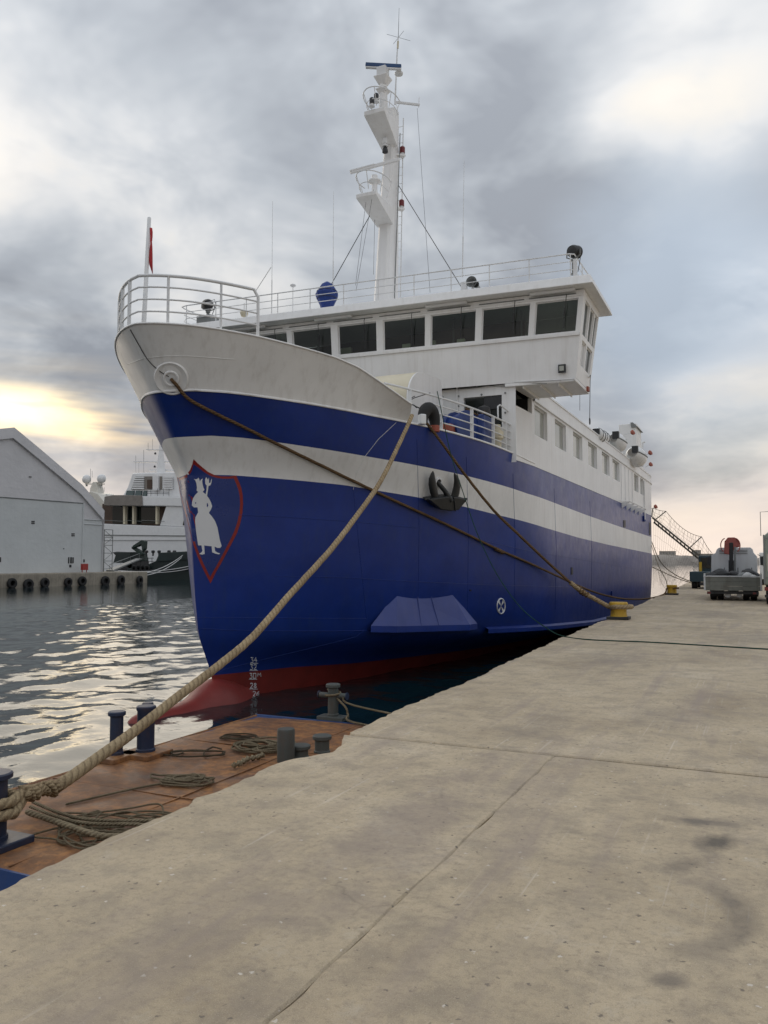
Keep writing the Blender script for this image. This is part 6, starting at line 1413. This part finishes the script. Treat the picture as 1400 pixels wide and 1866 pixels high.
wbox('crane_pedestal', [(254, 1022), (263, 1022), (262, 1006), (256, 1004)], 2, 3, crane_green); wbox('crane_boom', [(256, 1012), (263, 1010), (250, 1000), (239, 996), (240, 1000)], 1.7, 2.4, crane_green); wbox('crane_jib', [(239, 1000), (242, 994), (257, 984), (264, 986), (263, 1000), (259, 1006), (257, 992), (250, 996)], 1.4, 2.2, crane_green)
for (px, py) in ((267, 1005), (279, 1005), (290, 1005), (308, 1005), (318, 1005)): MB().lathe(wp_(px, py + 4, .3), [(.15, -.4), (.15, .1), (.32, .2), (.32, .5), (.2, .6)], 8).build('deck_vent', dark_metal, wb)
for px in (248, 256, 263, 270, 277): MB().tube([wp_(px, 1032, -.1), wp_(px, 1016, -.1)], .06, 4).build('rail_post', dark_metal, wb)
for py in (1017, 1023): MB().tube([wp_(246, py + 1, -.1), wp_(280, py, -.1)], .05, 4).build('deck_rail', dark_metal, wb)
for (px, sc) in ((245, .7), (253, .7), (261, .7), (269, .7)): MB().lathe(wp_(px, 1036, -.3), [(.25, -.12), (.5, -.16), (.62, 0), (.5, .16), (.25, .12), (.2, 0), (.25, -.12)], 14, axis=(0, 1, 0)).build('tyre', black_rubber, wb, smooth=50)
ps = [(at(268, 1048, x=FX - .3), wp_(331, 1016, -.4)), (at(262, 1044, x=FX - 1), wp_(333, 1012, -.4)), (at(215, 1040, x=FX - 4), wp_(352, 1030, -.4)), (at(220, 1041, x=FX - 4), wp_(352, 1035, -.4))]
for i, (a, c_) in enumerate(ps):
    o = MB().tube(sag(a, c_, .5, 10), .06, 5).build('workboat_line', plastic_white); tag(rebase(o, a), ['steepest white line from the pier corner up to the workboat bow', 'second white line from the pier corner up to the workboat bow', 'upper long flat white line running along the workboat side', 'lower long flat white line running along the workboat side'][i], 'rope', 'white lines of the workboat')
gp = empty('boarding_plank', at(205, 1040, x=FX - 5), 'grey boarding plank sloping from the pier up to the workboat', 'gangway')
a, c_ = at(200, 1040, x=FX - 4), wp_(254, 1018, .5); MB().bar(a, c_, 1.0, .2).build('plank', grey_metal, gp); MB().tube([a + Vector((0, 0, .9)), c_ + Vector((0, 0, .9))], .05, 4).build('handrail', grey_metal, gp)
for t in (0, .33, .66, 1): MB().tube([a.lerp(c_, t), a.lerp(c_, t) + Vector((0, 0, .9))], .04, 4).build('post', grey_metal, gp)

# ------------------------------------------------------------------ far shore on the right
Yc = 1150.0; rng = np.random.RandomState(5)
xs = np.linspace(-520, 520, 160); hts = noise1(160, [(14, 1.2), (5, .6), (40, 2.0)], rng) + 12.5
rows = []
for (d, k, jit) in ((0, 0, 0), (3, .35, 3), (8, .7, 4), (20, .95, 5), (60, 1.0, 0), (250, .9, 0)): rows.append([(x, Yc + d + (rng.uniform(-1, 1) * jit), WZ - .5 + hts[i] * k + (rng.uniform(-1, 1) * .5 if k else 0)) for i, x in enumerate(xs)])
ld = MB().grid(rows).build('far_shore', stone, smooth=30); ld['kind'] = 'structure'
fbl = [(-118, 20, 5, 18, 'long low building on the far shore at the left, beside the ship stern'), (-80, 10, 8, 14, 'tall block on the far shore seen just left of the gangway net'), (-64, 24, 4, 16, 'long low building on the far shore just right of the tall block'), (20, 26, 5, 18, 'low building on the far shore hidden mostly by the truck crane'), (58, 18, 5, 15, 'low building on the far shore at the right edge')]
for (x, w_, h_, d_, lab) in fbl:
    z0 = float(np.interp(x, xs, hts)) - 2.6; e = empty('far_building', (x, Yc + 40, z0), lab, 'building', 'buildings on the far shore')
    MB().box(x - w_ / 2, x + w_ / 2, Yc + 30, Yc + 30 + d_, z0 - 3, z0 + h_).build('wall', build_stone, e); MB().box(x - w_ / 2 - .4, x + w_ / 2 + .4, Yc + 29.6, Yc + 30.4 + d_, z0 + h_, z0 + h_ + .6).build('roof', build_stone, e)
    for k in range(int(w_ / 4)): MB().box(x - w_ / 2 + 1.2 + 4 * k, x - w_ / 2 + 2.6 + 4 * k, Yc + 29.9, Yc + 30.05, z0 + h_ * .35, z0 + h_ * .75).build('window', grey_metal, e)
